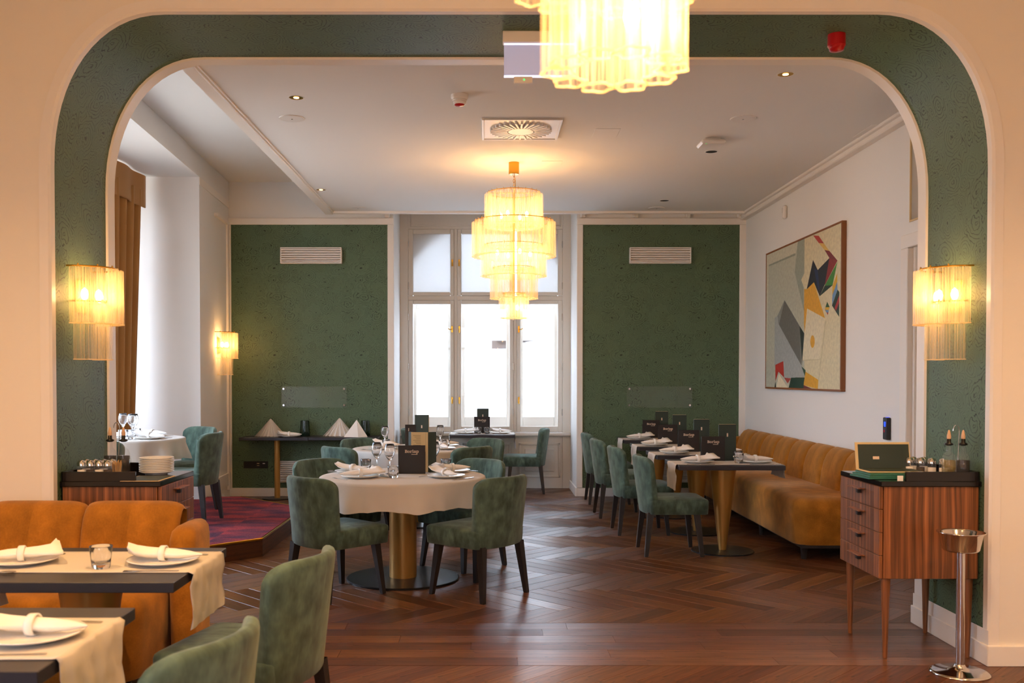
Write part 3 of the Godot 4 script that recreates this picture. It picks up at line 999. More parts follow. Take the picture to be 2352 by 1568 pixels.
# wall sofa: length along local x, facing -z, its back at z = 0
func sofa(label, at, turn, channels, w, arm_x):
	var t = thing("banquette_sofa", label, "sofa", at, turn)
	var len = channels * w
	var s = ST()
	var rows = []
	for q in [[0.125, 0.655, 0.06], [0.135, 0.68, 0.05], [0.30, 0.70, 0.03], [0.42, 0.705, 0.02], [0.465, 0.69, 0.035], [0.49, 0.65, 0.075], [0.505, 0.55, 0.17]]: rows.append(rrect(len - q[2] * 1.2, q[1], 0.13, q[0], 7, Vector3(0, 0, -0.355)))
	loft(s, rows, true, 1)
	fan(s, rows[-1], Vector3(0, 0.51, -0.355), true, 1)
	fan(s, rows[0], Vector3(0, 0.125, -0.355), false, 2)
	part("seat", s, M.mustard_velvet, t)
	s = ST()
	bx(s, Vector3(0, 0.112, -0.345), Vector3(len - 0.1, 0.03, 0.60), 0.004)
	part("plinth", s, M.dark_leg, t)
	var prof = [Vector2(-0.205, 0.47), Vector2(-0.20, 0.55), Vector2(-0.19, 0.64), Vector2(-0.170, 0.72), Vector2(-0.142, 0.785), Vector2(-0.105, 0.828), Vector2(-0.065, 0.845), Vector2(-0.03, 0.835), Vector2(-0.012, 0.80), Vector2(-0.010, 0.47)]
	var cush = null
	for c in channels:
		if cush == null:
			s = ST()
			rows = []
			for iu in 23:
				var u = 0.5 - 0.5 * cos(PI * iu / 22.0)
				var b = pow(maxf(0.0, 1.0 - pow(absf(2.0 * u - 1.0), 7.0)), 0.5)
				var row := PackedVector3Array()
				for k in prof.size():
					var tan = (prof[mini(k + 1, prof.size() - 1)] - prof[maxi(k - 1, 0)]).normalized()
					var nor = Vector2(-tan.y, tan.x)
					var amt = 0.040 * (b - 0.85) * (1.0 if k < prof.size() - 2 else 0.0)
					var p = prof[k] + nor * amt
					row.append(Vector3((u - 0.5) * w, p.y, p.x))
				rows.append(row)
			loft(s, rows, false, 1)
			cush = fin(s)
		part("back_cushion", cush, M.mustard_velvet, t, Vector3(-len * 0.5 + (c + 0.5) * w, 0, 0))
	for x in arm_x:
		s = ST()
		rows = []
		for q in [[0.13, 0.12, 0.30], [0.55, 0.125, 0.32], [0.69, 0.125, 0.31], [0.73, 0.115, 0.29], [0.75, 0.08, 0.26], [0.755, 0.04, 0.20]]: rows.append(rrect(q[1], q[2], 0.05, q[0], 5, Vector3(x, 0, -0.02 - q[2] * 0.5)))
		loft(s, rows, true, 1)
		fan(s, rows[-1], Vector3(x, 0.756, -0.12), true, 1)
		part("arm", s, M.mustard_velvet, t)
	var nl = maxi(2, roundi(len / 0.95))
	for k in nl:
		for z in [-0.60, -0.10]:
			s = ST()
			rows = []
			for q in [[0.0, 0.017], [0.10, 0.026]]: rows.append(rrect(q[1] * 2, q[1] * 2, 0.006, q[0], 2, Vector3(-len * 0.5 + 0.14 + k * (len - 0.28) / (nl - 1.0), 0, z)))
			loft(s, rows, true, 1)
			fan(s, rows[0], Vector3(-len * 0.5 + 0.14 + k * (len - 0.28) / (nl - 1.0), 0, z), false, 2)
			part("leg", s, M.dark_leg, t)
	return t

func round_table(where, x, d, y, r, base_r = 0.41, drop = 0.185, sd = 1, visible_table = true):
	var t = thing("round_table", "round table with gold column under a white cloth, " + where, "table", P(x, y, d))
	var s = ST()
	lathe_hard(s, [[0.0, 0.0], [base_r, 0.0], [base_r, 0.010], [base_r - 0.006, 0.014], [0.0, 0.016]], 56)
	part("base_plate", s, M.black_metal, t)
	s = ST()
	lathe(s, [[0.099, 0.014], [0.099, 0.72]], 40)
	part("column", s, M.brass_column, t)
	s = ST()
	lathe_hard(s, [[0.0, 0.715], [r - 0.01, 0.715], [r - 0.004, 0.722], [r - 0.004, 0.744], [0.0, 0.747]], 56)
	part("tabletop", s, M.tabletop_dark, t)
	s = ST()
	var n = 128
	var rows = []
	var wav = noise(0.9, 2, 60 + sd)
	for q in [[0.05, 0.0, 0.0], [0.5, 0.0, 0.0], [0.93, 0.0, 0.0], [0.985, 0.0008, 0.0], [1.0, 0.006, 0.0], [1.006, 0.02, 0.02], [1.01, 0.06, 0.2], [1.02, 0.10, 0.45], [1.032, 0.14, 0.72], [1.042, drop, 1.0]]:
		var row := PackedVector3Array()
		for j in n:
			var a = TAU * j / n
			var c1 = 0.5 + 0.5 * cos(9.0 * a + sd + 1.1 * sin(2.0 * a + sd))
			var f = 1.7 * c1 * c1 * c1 - 0.45 + 0.25 * cos(16.0 * a + 2.1 * sd + sin(3.0 * a)) + 0.8 * wav.get_noise_2d(cos(a) * 3, sin(a) * 3)
			var rr = r * q[0] + 0.042 * f * q[2]
			row.append(Vector3(cos(a) * rr, 0.7495 - q[1] - 0.012 * q[2] * f + 0.006 * q[2] * cos(4.0 * a + sd), sin(a) * rr))
		rows.append(row)
	rows.reverse()
	loft(s, rows, true, 1)
	fan(s, rows[-1], Vector3(0, 0.7495, 0), true, 1)
	solo("tablecloth", s, M.linen, "white linen cloth draped over the round table " + where, "tablecloth", P(x, y, d))
	return t

func cone_table(label, x, d, wx, wd, group, cone_r = 0.112):
	var t = thing("pedestal_table", label, "table", P(x, 0, d), 0.0, group)
	part("tabletop", box(Vector3(0, 0.7295, 0), Vector3(wx, 0.037, wd), 0.002), M.tabletop_dark, t)
	var s = ST()
	lathe_hard(s, [[0.0, 0.0], [0.26, 0.0], [0.26, 0.008], [0.255, 0.012], [0.0, 0.014]], 48)
	part("base_plate", s, M.black_metal, t)
	s = ST()
	lathe(s, [[0.032, 0.012], [cone_r, 0.713]], 40)
	part("cone", s, M.brass_column, t)
	return t

func cloth_strip(path, width, th, wave, sd):
	var s = ST()
	var wn = noise(0.7, 2, sd)
	var rows = []
	for i in path.size():
		var tan = (path[mini(i + 1, path.size() - 1)] - path[maxi(i - 1, 0)]).normalized()
		var nor = Vector2(-tan.y, tan.x)
		var row := PackedVector3Array()
		var hang = absf(tan.y)
		for side in 2:
			for j in 17:
				var k = j / 16.0
				if side == 1: k = 1.0 - k
				var wv = wn.get_noise_2d(k * 9.0, i * 0.4) * wave * (hang + 0.03)
				var p = path[i] + nor * (th * (0.5 if side == 0 else -0.5) + wv + (wave * hang if true else 0.0) * 0.6)
				row.append(Vector3(p.x, p.y, (0.5 - k) * width))
		rows.append(row)
	loft(s, rows, true, 1)
	return s

func runner(label, x, d, half, width, drop_a, drop_b, sd):
	# runs along x over a table whose top is at 0.748
	var path = []
	var y = 0.7495
	for k in 5: path.append(Vector2(-half - 0.006, y - drop_a * (1.0 - k / 5.0) - 0.012))
	path.append(Vector2(-half - 0.005, y - 0.008))
	path.append(Vector2(-half - 0.001, y - 0.001))
	path.append(Vector2(-half + 0.010, y + 0.0006))
	for k in range(1, 10): path.append(Vector2(lerpf(-half, half, k / 10.0), y + 0.0006))
	path.append(Vector2(half - 0.010, y + 0.0006))
	path.append(Vector2(half + 0.001, y - 0.001))
	path.append(Vector2(half + 0.005, y - 0.008))
	for k in range(1, 6): path.append(Vector2(half + 0.006, y - 0.012 - drop_b * k / 5.0))
	return solo("table_runner", cloth_strip(path, width, 0.0016, 0.014, sd), M.linen, label, "table runner", P(x, 0, d), 0.0, "table runners")

# ---------- tableware ----------
var K := {}

func wares():
	var s = ST()
	lathe(s, [[0.0, 0.0], [0.085, 0.0], [0.09, 0.004], [0.128, 0.014], [0.135, 0.017], [0.135, 0.020], [0.126, 0.0185], [0.09, 0.009], [0.0, 0.008]], 40)
	K.plate = fin(s)
	# napkin pulled through a ring: pointed tail, flat fan
	s = ST()
	var rows = []
	for q in [[-0.150, 0.003, 0.003, 0.026, 0.0], [-0.10, 0.022, 0.014, 0.027, 0.0], [-0.05, 0.036, 0.020, 0.029, 0.0], [-0.015, 0.030, 0.021, 0.030, 0.0], [0.02, 0.032, 0.022, 0.031, 0.0], [0.06, 0.055, 0.022, 0.034, 0.1], [0.10, 0.072, 0.021, 0.040, 0.3], [0.135, 0.085, 0.018, 0.052, 0.6], [0.137, 0.070, 0.006, 0.052, 0.6]]:
		var row := PackedVector3Array()
		for j in 20:
			var a = TAU * j / 20
			var ca = signf(cos(a)) * pow(absf(cos(a)), 0.8)
			var sa = sin(a)
			var z = ca * q[1]
			row.append(Vector3(q[0] - q[4] * z * 0.55, q[3] + sa * q[2] * (1.0 - 0.55 * absf(ca)) + q[4] * z * 0.28 + 0.006 * q[4] * sin(a * 5.0), -z))
		rows.append(row)
	# rows run along x: skin them, then close the ends
	loft(s, rows, true, 1)
	fan(s, rows[-1], rows[-1][0] * 0.5 + rows[-1][10] * 0.5, true, 2)
	K.napkin = fin(s)
	s = ST()
	rows = []
	for q in [[-0.013, 0.033], [-0.010, 0.0375], [0.010, 0.0375], [0.013, 0.033], [0.010, 0.030], [-0.010, 0.030], [-0.013, 0.033]]:
		var row := PackedVector3Array()
		for j in 28:
			var a = -TAU * j / 28
			row.append(Vector3(q[0], 0.030 + sin(a) * q[1] * 0.82, cos(a) * q[1]))
		rows.append(row)
	loft(s, rows, true, 1)
	K.nring = fin(s)
	s = ST()
	rows = []
	for q in [[0.0, 0.0315], [0.006, 0.034], [0.03, 0.037], [0.06, 0.040], [0.082, 0.042], [0.0835, 0.0412], [0.082, 0.0395], [0.04, 0.0355], [0.016, 0.032], [0.013, 0.001]]:
		var row := PackedVector3Array()
		for j in 40:
			var a = TAU * j / 40
			var k = 1.0 - 0.045 * absf(sin(a * 5.0)) * clampf(1.0 - absf(q[0] - 0.035) / 0.045, 0.0, 1.0)
			row.append(Vector3(cos(a) * q[1] * k, q[0], sin(a) * q[1] * k))
		rows.append(row)
	loft(s, rows, true, 1)
	fan(s, rows[0], Vector3.ZERO, false, 2)
	K.tumbler = fin(s)
	s = ST()
	lathe(s, [[0.0, 0.0], [0.034, 0.0], [0.035, 0.002], [0.02, 0.006], [0.006, 0.012], [0.0042, 0.03], [0.0042, 0.085], [0.008, 0.098], [0.022, 0.118], [0.036, 0.143], [0.041, 0.168], [0.038, 0.195], [0.031, 0.222], [0.0305, 0.2225], [0.037, 0.195], [0.040, 0.168], [0.035, 0.144], [0.02, 0.119], [0.0, 0.104]], 32)
	K.wine = fin(s)
	# cutlery lies along local z, handle towards +z
	var up = Transform3D(Basis(Vector3.RIGHT, Vector3.FORWARD, Vector3.UP), Vector3(0, 0.0022, 0))
	s = ST()
	var fk = [Vector2(-0.004, -0.10), Vector2(0.004, -0.10), Vector2(0.0028, 0.03), Vector2(0.010, 0.05), Vector2(0.0115, 0.065), Vector2(0.0105, 0.10), Vector2(0.0085, 0.10), Vector2(0.0075, 0.068), Vector2(0.005, 0.068), Vector2(0.0042, 0.10), Vector2(0.0022, 0.10), Vector2(0.0012, 0.068), Vector2(-0.0012, 0.068), Vector2(-0.0022, 0.10), Vector2(-0.0042, 0.10), Vector2(-0.005, 0.068), Vector2(-0.0075, 0.068), Vector2(-0.0085, 0.10), Vector2(-0.0105, 0.10), Vector2(-0.0115, 0.065), Vector2(-0.010, 0.05), Vector2(-0.0028, 0.03)]
	extrude(s, fk, 0.0024, up)
	K.fork = fin(s)
	s = ST()
	extrude(s, [Vector2(-0.006, -0.115), Vector2(0.006, -0.115), Vector2(0.007, -0.01), Vector2(0.009, 0.0), Vector2(0.010, 0.07), Vector2(0.003, 0.112), Vector2(-0.007, 0.115), Vector2(-0.008, 0.0)], 0.003, up)
	K.knife = fin(s)
	s = ST()
	extrude(s, [Vector2(-0.005, -0.10), Vector2(0.005, -0.10), Vector2(0.003, 0.04), Vector2(-0.003, 0.04)], 0.0024, up)
	rows = []
	for q in [[0.0, 0.003], [0.7, 0.0035], [1.0, 0.007], [0.9, 0.006], [0.5, 0.003]]: rows.append(ring(maxf(0.019 * q[0], 0.001), q[1], 20, Vector3(0, 0, -0.068), maxf(0.030 * q[0], 0.001)))
	loft(s, rows, true, 1)
	K.spoon = fin(s)
	# menu card holder and menus
	s = ST()
	bx(s, Vector3(0, 0.105, 0.006), Vector3(0.20, 0.21, 0.006), 0.001)
	bx(s, Vector3(0, 0.004, -0.012), Vector3(0.20, 0.008, 0.04), 0.001)
	bx(s, Vector3(0, 0.08, -0.028), Vector3(0.20, 0.16, 0.004), 0.001)
	K.holder = fin(s)
	var tm := TextMesh.new()
	var f := SystemFont.new()
	f.font_names = PackedStringArray(["Droid Serif"])
	f.font_weight = 700
	tm.font = f
	tm.text = "Borlap"
	tm.font_size = 48
	tm.pixel_size = 0.00064
	tm.depth = 0.001
	K.text = tm
	s = ST()
	bx(s, Vector3.ZERO, Vector3(0.045, 0.0035, 0.001), 0.0)
	K.small = fin(s)
	s = ST()
	bx(s, Vector3(0, 0.155, 0), Vector3(0.15, 0.31, 0.012), 0.001)
	K.menu = fin(s)

func lay(x, d, y, turn, place, group, side, o = {}):
	var b = Basis(Vector3.UP, turn)
	var at = func(lx, lz): return P(x, y, d) + b * Vector3(lx, 0, lz)
	var where = ", " + place + (", " + side if side else "")
	solo("plate", K.plate, M.porcelain, "white dinner plate under a napkin" + where, "plate", at.call(0, 0), turn, group)
	var np = thing("napkin", "folded napkin in white porcelain ring" + where, "napkin", at.call(0, 0) + Vector3(0, 0.006, 0), turn + o.get("nturn", 0.0), group)
	part("cloth", K.napkin, M.napkin_cloth, np)
	part("napkin_ring", K.nring, M.porcelain, np)
	var tools = o.get("tools", ["fork", "knife"])
	if "fork" in tools: solo("fork", K.fork, M.steel, "steel fork beside plate" + where, "fork", at.call(-0.165, 0.01), turn + 0.06, group)
	if "knife" in tools: solo("knife", K.knife, M.steel, "steel knife beside plate" + where, "knife", at.call(0.165, 0.01), turn - 0.05, group)
	if "spoon" in tools: solo("spoon", K.spoon, M.steel, "steel spoon beside plate" + where, "spoon", at.call(0.195, 0.02), turn - 0.1, group)
	if o.has("glass"): solo("water_glass", K.tumbler, M.solid_glass, "clear cut water tumbler" + where, "glass", at.call(o.glass[0], o.glass[1]), 0.0, group)
	if o.has("glass_at"): solo("water_glass", K.tumbler, M.solid_glass, "clear cut water tumbler" + where, "glass", P(o.glass_at[0], y, o.glass_at[1]), 0.0, group)
	if o.has("wine_at"): solo("wine_glass", K.wine, M.solid_glass, "clear stemmed wine glass" + where, "wine glass", P(o.wine_at[0], y, o.wine_at[1]), 0.0, group)
	if o.has("wine"): solo("wine_glass", K.wine, M.solid_glass, "clear stemmed wine glass" + where, "wine glass", at.call(o.wine[0], o.wine[1]), 0.0, group)

func holder(x, d, y, turn, place, menu = [0.0, -0.05, 0.0]):
	var t = thing("menu_holder", "black card holder lettered Borlap on " + place, "card holder", P(x, y, d), turn, "card holders on the tables")
	part("card", K.holder, M.black_card, t)
	part("lettering", K.text, M.gold_ink, t, Vector3(0, 0.165, 0.0095))
	part("underline_mark", K.small, M.gold_ink, t, Vector3(0.02, 0.143, 0.0095))
	if menu != null:
		var m = thing("menu", "tall grey-green menu standing behind the card holder on " + place, "menu", P(x, y, d) + Basis(Vector3.UP, turn) * Vector3(menu[0], 0, menu[1]), turn + menu[2], "menus on the tables")
		part("cover", K.menu, M.green_card, m)
		part("pages", box(Vector3(0, 0.156, 0), Vector3(0.144, 0.312, 0.006), 0.0), M.cream_card, m)
		part("emblem", box(Vector3(0, 0.22, 0.0062), Vector3(0.012, 0.03, 0.001), 0.0003), M.gold_ink, m)

func tables():
	# round tables
	var T1 = Vector2(-0.61, 6.95)
	var T2 = Vector2(-0.75, 9.62)
	round_table("nearer the archway", T1.x, T1.y, 0.0, 0.60, 0.41, 0.185, 1)
	round_table("nearer the window", T2.x, T2.y, 0.0, 0.60, 0.41, 0.185, 4)
	round_table("on the red platform", -3.33, 8.85, 0.153, 0.52, 0.35, 0.19, 7)
	var p1 = "round table nearer the archway"
	var g1 = "place settings on the round table nearer the archway"
	var y = 0.7505
	lay(-0.90, 6.80, y, 0.62, p1, g1, "its platform-arch side", {"tools": ["fork", "knife", "spoon"], "glass_at": [-0.665, 6.80], "wine_at": [-0.715, 7.05], "nturn": -0.25})
	lay(-0.29, 6.82, y, -0.62, p1, g1, "its banquette-arch side", {"tools": ["fork", "knife"], "nturn": 2.75})
	lay(-1.00, 7.15, y, 2.4, p1, g1, "its platform-window side", {"tools": ["fork", "knife", "spoon"], "glass_at": [-0.93, 7.36], "wine_at": [-0.83, 7.22], "nturn": 0.3})
	lay(-0.26, 7.20, y, -2.4, p1, g1, "its banquette-window side", {"tools": ["fork", "knife"], "glass_at": [-0.315, 7.395], "wine_at": [-0.40, 7.30], "nturn": -0.3})
	holder(-0.555, 7.08, y, 0.03, p1, null)
	var cm = thing("menu", "open cream menu page standing behind the card holder on " + p1, "menu", P(-0.50, y, 7.19), -0.2, "menus on the tables")
	part("page", box(Vector3(-0.005, 0.15, 0.0), Vector3(0.13, 0.30, 0.004), 0.0005), M.cream_card, cm)
	part("cover", box(Vector3(0.075, 0.15, -0.03), Vector3(0.09, 0.302, 0.005), 0.0005, Basis(Vector3.UP, 0.75)), M.green_card, cm)
	part("cover", box(Vector3(-0.075, 0.15, -0.012), Vector3(0.05, 0.302, 0.005), 0.0005, Basis(Vector3.UP, -0.5)), M.green_card, cm)
	var s = ST()
	for k in 12: bx(s, Vector3(-0.025 + 0.006 * (k % 3), 0.275 - k * 0.012, 0.0025), Vector3(0.06 - 0.012 * (k % 3), 0.0022, 0.0008), 0.0)
	part("print", s, M.dark_ink, cm)
	p1 = "round table nearer the window"
	g1 = "place settings on the round table nearer the window"
	lay(-1.04, 9.47, y, 0.62, p1, g1, "its platform-arch side", {"tools": ["fork", "knife"], "glass": [0.14, -0.16], "nturn": 0.2})
	lay(-0.44, 9.48, y, -0.62, p1, g1, "its banquette-arch side", {"tools": ["fork", "knife"], "glass": [-0.12, -0.16], "wine": [-0.2, -0.22], "nturn": 2.6})
	lay(-1.04, 9.86, y, 2.4, p1, g1, "its platform-window side", {"tools": ["fork", "knife"], "glass": [-0.14, -0.12], "wine": [-0.18, -0.17], "nturn": 0.2})
	lay(-0.42, 9.86, y, -2.4, p1, g1, "its banquette-window side", {"tools": ["fork", "knife"], "glass": [0.12, -0.14], "nturn": -0.2})
	var dm = thing("menu", "tall dark green menu standing on the round table nearer the window", "menu", P(-0.66, y, 9.72), 0.0, "menus on the tables")
	part("cover", box(Vector3(0, 0.165, 0), Vector3(0.14, 0.33, 0.014), 0.001), M.green_card, dm)
	part("pages", box(Vector3(0.01, 0.165, -0.0), Vector3(0.13, 0.332, 0.008), 0.0), M.cream_card, dm)
	part("emblem", box(Vector3(0, 0.21, 0.0072), Vector3(0.012, 0.03, 0.001), 0.0003), M.gold_ink, dm)
	var bm = thing("menu", "dark blue drinks card standing on the round table nearer the window", "menu", P(-0.76, y, 9.55), 0.25, "menus on the tables")
	part("cover", box(Vector3(0, 0.12, 0), Vector3(0.11, 0.24, 0.008), 0.001), M.black_card, bm)
	part("print", box(Vector3(-0.02, 0.19, 0.0042), Vector3(0.006, 0.03, 0.0008), 0.0), M.gold_ink, bm)
	p1 = "table on the red platform"
	g1 = "place settings on the platform table"
	var yp = 0.7505 + 0.153
	lay(-3.06, 8.68, yp, 1.35, p1, g1, "its room side", {"tools": ["fork", "knife", "spoon"], "glass": [-0.02, -0.17], "wine": [0.10, -0.22], "nturn": 1.6})
	lay(-3.18, 9.10, yp, 2.6, p1, g1, "its sconce side", {"tools": ["fork", "knife"], "glass": [-0.02, -0.2], "nturn": 0.3})
	lay(-3.40, 8.52, yp, 0.0, p1, g1, "its arch side", {"tools": ["fork", "spoon"], "glass": [0.10, -0.16], "wine": [0.14, -0.27], "nturn": 0.2})
	solo("wine_glass", K.wine, M.solid_glass, "clear stemmed wine glass on " + p1, "wine glass", P(-3.39, yp, 8.92), 0.0, g1)

	# banquette row
	var nth = ["first", "second", "third", "fourth"]
	var ds = [8.04, 9.03, 10.08, 11.12]
	for i in 4:
		p1 = nth[i] + " banquette-row table from the archway"
		g1 = "place settings on the " + nth[i] + " banquette table"
		cone_table("dark square-edged table on a golden cone, " + nth[i] + " from the archway in the banquette row", 1.985, ds[i], 0.86, 0.64, "tables along the banquette")
		runner("white cloth runner across " + p1, 1.985, ds[i] - 0.06, 0.43, 0.36, 0.20, 0.10, 70 + i)
		y = 0.7515
		lay(1.76, ds[i] - 0.06, y, -PI / 2, p1, g1, "its chair side", {"tools": ["fork", "knife"], "glass": [0.05, -0.33], "nturn": PI / 2 + 0.12})
		lay(2.24, ds[i] - 0.06, y, PI / 2, p1, g1, "its sofa side", {"tools": ["fork", "knife"], "glass": [0.17, -0.10], "nturn": PI / 2})
		holder(1.985 - 0.055, ds[i] + 0.12, y - 0.003, 0.0, p1, [0.135, -0.055, 0.0])

	# window recess
	p1 = "small table in the window recess"
	g1 = "place settings in the window recess"
	cone_table("small dark table on a golden cone in the window recess", -0.055, 12.13, 0.80, 0.62, "")
	runner("white cloth runner across " + p1, -0.055, 12.13, 0.40, 0.40, 0.17, 0.17, 80)
	lay(-0.27, 12.10, 0.7515, -PI / 2, p1, g1, "its platform side", {"tools": ["fork", "knife"], "glass": [0.06, -0.17], "nturn": PI / 2 + 0.1})
	lay(0.17, 12.10, 0.7515, PI / 2, p1, g1, "its banquette side", {"tools": ["fork", "knife"], "glass": [-0.07, -0.17], "nturn": PI / 2})
	holder(-0.06, 12.16, 0.7515, 0.0, p1, [0.01, -0.05, 0.0])

	# dark tables in the near room
	for i in 2:
		var far_one = i == 0
		p1 = "dark table nearest the archway sofa" if far_one else "dark table farthest from the archway sofa"
		g1 = "place settings by the archway sofa"
		var d = 3.675 if far_one else 2.645
		cone_table("dark square-edged table on a golden cone, " + ("nearest the archway sofa" if far_one else "farthest from the archway sofa"), -1.525, d, 0.86, 0.68 if far_one else 0.65, "dark tables by the sofa", 0.125)
		runner("white cloth runner across " + p1, -1.525, d + (0.03 if far_one else -0.02), 0.43, 0.42, 0.20, 0.20, 90 + i)
		lay(-1.245, d + (0.0 if far_one else -0.03), 0.7515, PI / 2 + 0.0, p1, g1, "its chair side", {"tools": ["fork", "knife"], "nturn": PI / 2, "glass": [-0.10, -0.20] if far_one else [-0.10, -0.25]})
		lay(-1.79, d + (0.0 if far_one else -0.03), 0.7515, -PI / 2, p1, g1, "its far side", {"tools": ["fork", "spoon"], "nturn": PI / 2 + 0.25})

	# wall tables at the back
	for i in 2:
		var x = [-2.52, -1.70][i]
		var t = thing("wall_table", ["dark narrow table against the green wall, beside the sconce", "dark narrow table against the green wall, beside the window recess"][i], "table", P(x, 0, 11.50 + 0.01 * i), 0.0, "wall tables")
		part("tabletop", box(Vector3(0, 0.731 + 0.002 * i, 0), Vector3(0.82, 0.036, 0.40), 0.003), M.tabletop_dark, t)
		s = ST()
		lathe(s, [[0.034, 0.012], [0.034, 0.714]], 24)
		part("pole", s, M.brass_column, t)
		s = ST()
		lathe_hard(s, [[0.0, 0.0], [0.18, 0.0], [0.18, 0.008], [0.175, 0.012], [0.0, 0.014]], 36)
		part("base_plate", s, M.black_metal, t)
	y = 0.7495
	p1 = "wall table beside the sconce"
	solo("fan_napkin", fan_napkin(13, 0.19, 0.21), M.napkin_cloth, "pleated napkin fan on " + p1, "napkin", P(-2.61, y, 11.56), 0.0, "folded show napkins")
	lay(-2.36, 11.43, y, 0.0, p1, "show setting on the wall table", "", {"tools": [], "nturn": PI})
	solo("fan_napkin", fan_napkin(9, 0.20, 0.215), M.napkin_cloth, "loosely pleated napkin fan on the wall table beside the window recess", "napkin", P(-1.785, y + 0.002, 11.60), 0.0, "folded show napkins")
	s = ST()
	var tip = Vector3(0.0, 0.205, 0)
	var ft = [Vector3(-0.15, 0, 0.03), Vector3(0.03, 0, 0.09), Vector3(0.13, 0, 0.0), Vector3(0.0, 0, -0.09)]
	for k in 4: cq(s, [ft[k], ft[(k + 1) % 4], tip], Vector3(0, 0.05, 0))
	cq(s, [ft[0], ft[1], ft[2]], Vector3(0, 0.1, 0))
	cq(s, [ft[0], ft[2], ft[3]], Vector3(0, 0.1, 0))
	solo("pyramid_napkin", s, M.napkin_cloth, "napkin folded into a plain pyramid on the wall table beside the window recess", "napkin", P(-1.55, y + 0.002, 11.405), 0.0, "folded show napkins")
	for i in 2:
		s = ST()
		lathe(s, [[0.0, 0.004], [0.060, 0.004], [0.060, 0.0], [0.062, 0.002], [0.061, 0.06], [0.052, 0.185], [0.052, 0.187], [0.049, 0.187], [0.049, 0.185], [0.057, 0.06], [0.057, 0.008], [0.0, 0.008]], 32)
		solo("glass_vase", s, M.green_glass, ["dark green tapered glass vase beside the pleated napkin fan", "dark green tapered glass vase behind the pyramid napkin"][i], "vase", P([-2.20, -1.47][i], y + 0.001 * i, 11.58), 0.0, "green glass vases")

func fan_napkin(pl, r, h):
	var s = ST()
	var rows = []
	var n = pl * 2
	for t in [[1.0, 0.0], [0.85, 0.14], [0.5, 0.50], [0.06, 0.97], [0.02, 1.0]]:
		var row := PackedVector3Array()
		for side in 2:
			for j in n + 1:
				var k = j if side == 0 else n - j
				var a = PI * (1.0 - k / float(n))
				var zig = (0.030 if k % 2 == 0 else -0.030) * (0.15 + 0.85 * t[0]) * minf(1.0, 3.0 * t[0])
				var z = sin(a) * 0.075 * t[0] + zig + (0.0 if side == 0 else -0.004)
				row.append(Vector3(cos(a) * r * t[0], h * t[1], z))
		rows.append(row)
	# rows go up; points must run from x to z
	for i in rows.size():
		var rev = rows[i]
		rev.reverse()
		rows[i] = rev
	loft(s, rows, true, -1)
	return s

# ---------- sideboards ----------
func sideboard(label, x, side):
	# stands inside the archway; side +1: against the east pier, drawers look west
	var t = thing("sideboard", label, "sideboard", P(x, 0, 5.215), 0.0, "walnut sideboards in the archway")
	var w = 0.50
	var d = 0.55
	part("body", box(Vector3(0.005 * side, 0.66, 0), Vector3(w - 0.01, 0.48, d), 0.003), M.walnut, t)
	part("top", box(Vector3(0, 0.9135, 0), Vector3(w + 0.02, 0.027, d + 0.02), 0.003), M.black_lacquer, t)
	var s = ST()
	bx(s, Vector3(0.06 * side, 0.951, 0.271), Vector3(0.38, 0.05, 0.018), 0.002)
	part("upstand", s, M.black_lacquer, t)
	part("upstand", box(Vector3(0.10 * side, 0.951, -0.271), Vector3(0.30, 0.05, 0.018), 0.002), M.black_lacquer, t)
	part("upstand", box(Vector3(0.25 * side, 0.951, 0), Vector3(0.018, 0.05, d - 0.02), 0.002), M.black_lacquer, t)
	for k in 4:
		var y = 0.84 - k * 0.12
		var dr = part("drawer", box(Vector3(-(w * 0.5 + 0.004) * side, y, 0), Vector3(0.018, 0.117, d - 0.006), 0.002), M.walnut, t)
		var h = part("pull", box(Vector3(-(w * 0.5 + 0.030) * side, y + 0.026, 0), Vector3(0.04, 0.006, 0.17), 0.002), M.walnut, dr)
		part("knob", box(Vector3(-(w * 0.5 + 0.022) * side, y + 0.010, 0.02), Vector3(0.024, 0.026, 0.026), 0.003), M.dark_leg, dr)
	for a in [-1, 1]:
		for b in [-1, 1]:
			s = ST()
			lathe(s, [[0.0, 0.0], [0.011, 0.0], [0.0115, 0.004], [0.024, 0.43]], 16, Vector3.ZERO)
			part("leg", s, M.walnut, t, Vector3(a * 0.215, 0, b * 0.24))
	return t

func shaker(at, filling, label, group):
	var t = thing("shaker", label, "shaker", at, 0.0, group)
	var s = ST()
	lathe(s, [[0.0, 0.001], [0.019, 0.001], [0.020, 0.004], [0.018, 0.045], [0.0175, 0.05]], 18)
	part("jar", s, M.bottle_glass, t)
	s = ST()
	lathe(s, [[0.0, 0.002], [0.0165, 0.002], [0.0165, 0.032], [0.0, 0.033]], 16)
	part("filling", s, filling, t)
	s = ST()
	lathe(s, [[0.0185, 0.046], [0.0185, 0.056], [0.014, 0.064], [0.0, 0.067]], 18)
	part("lid", s, M.chrome, t)
	t.scale = Vector3(1.25, 1.5, 1.25)
	return t

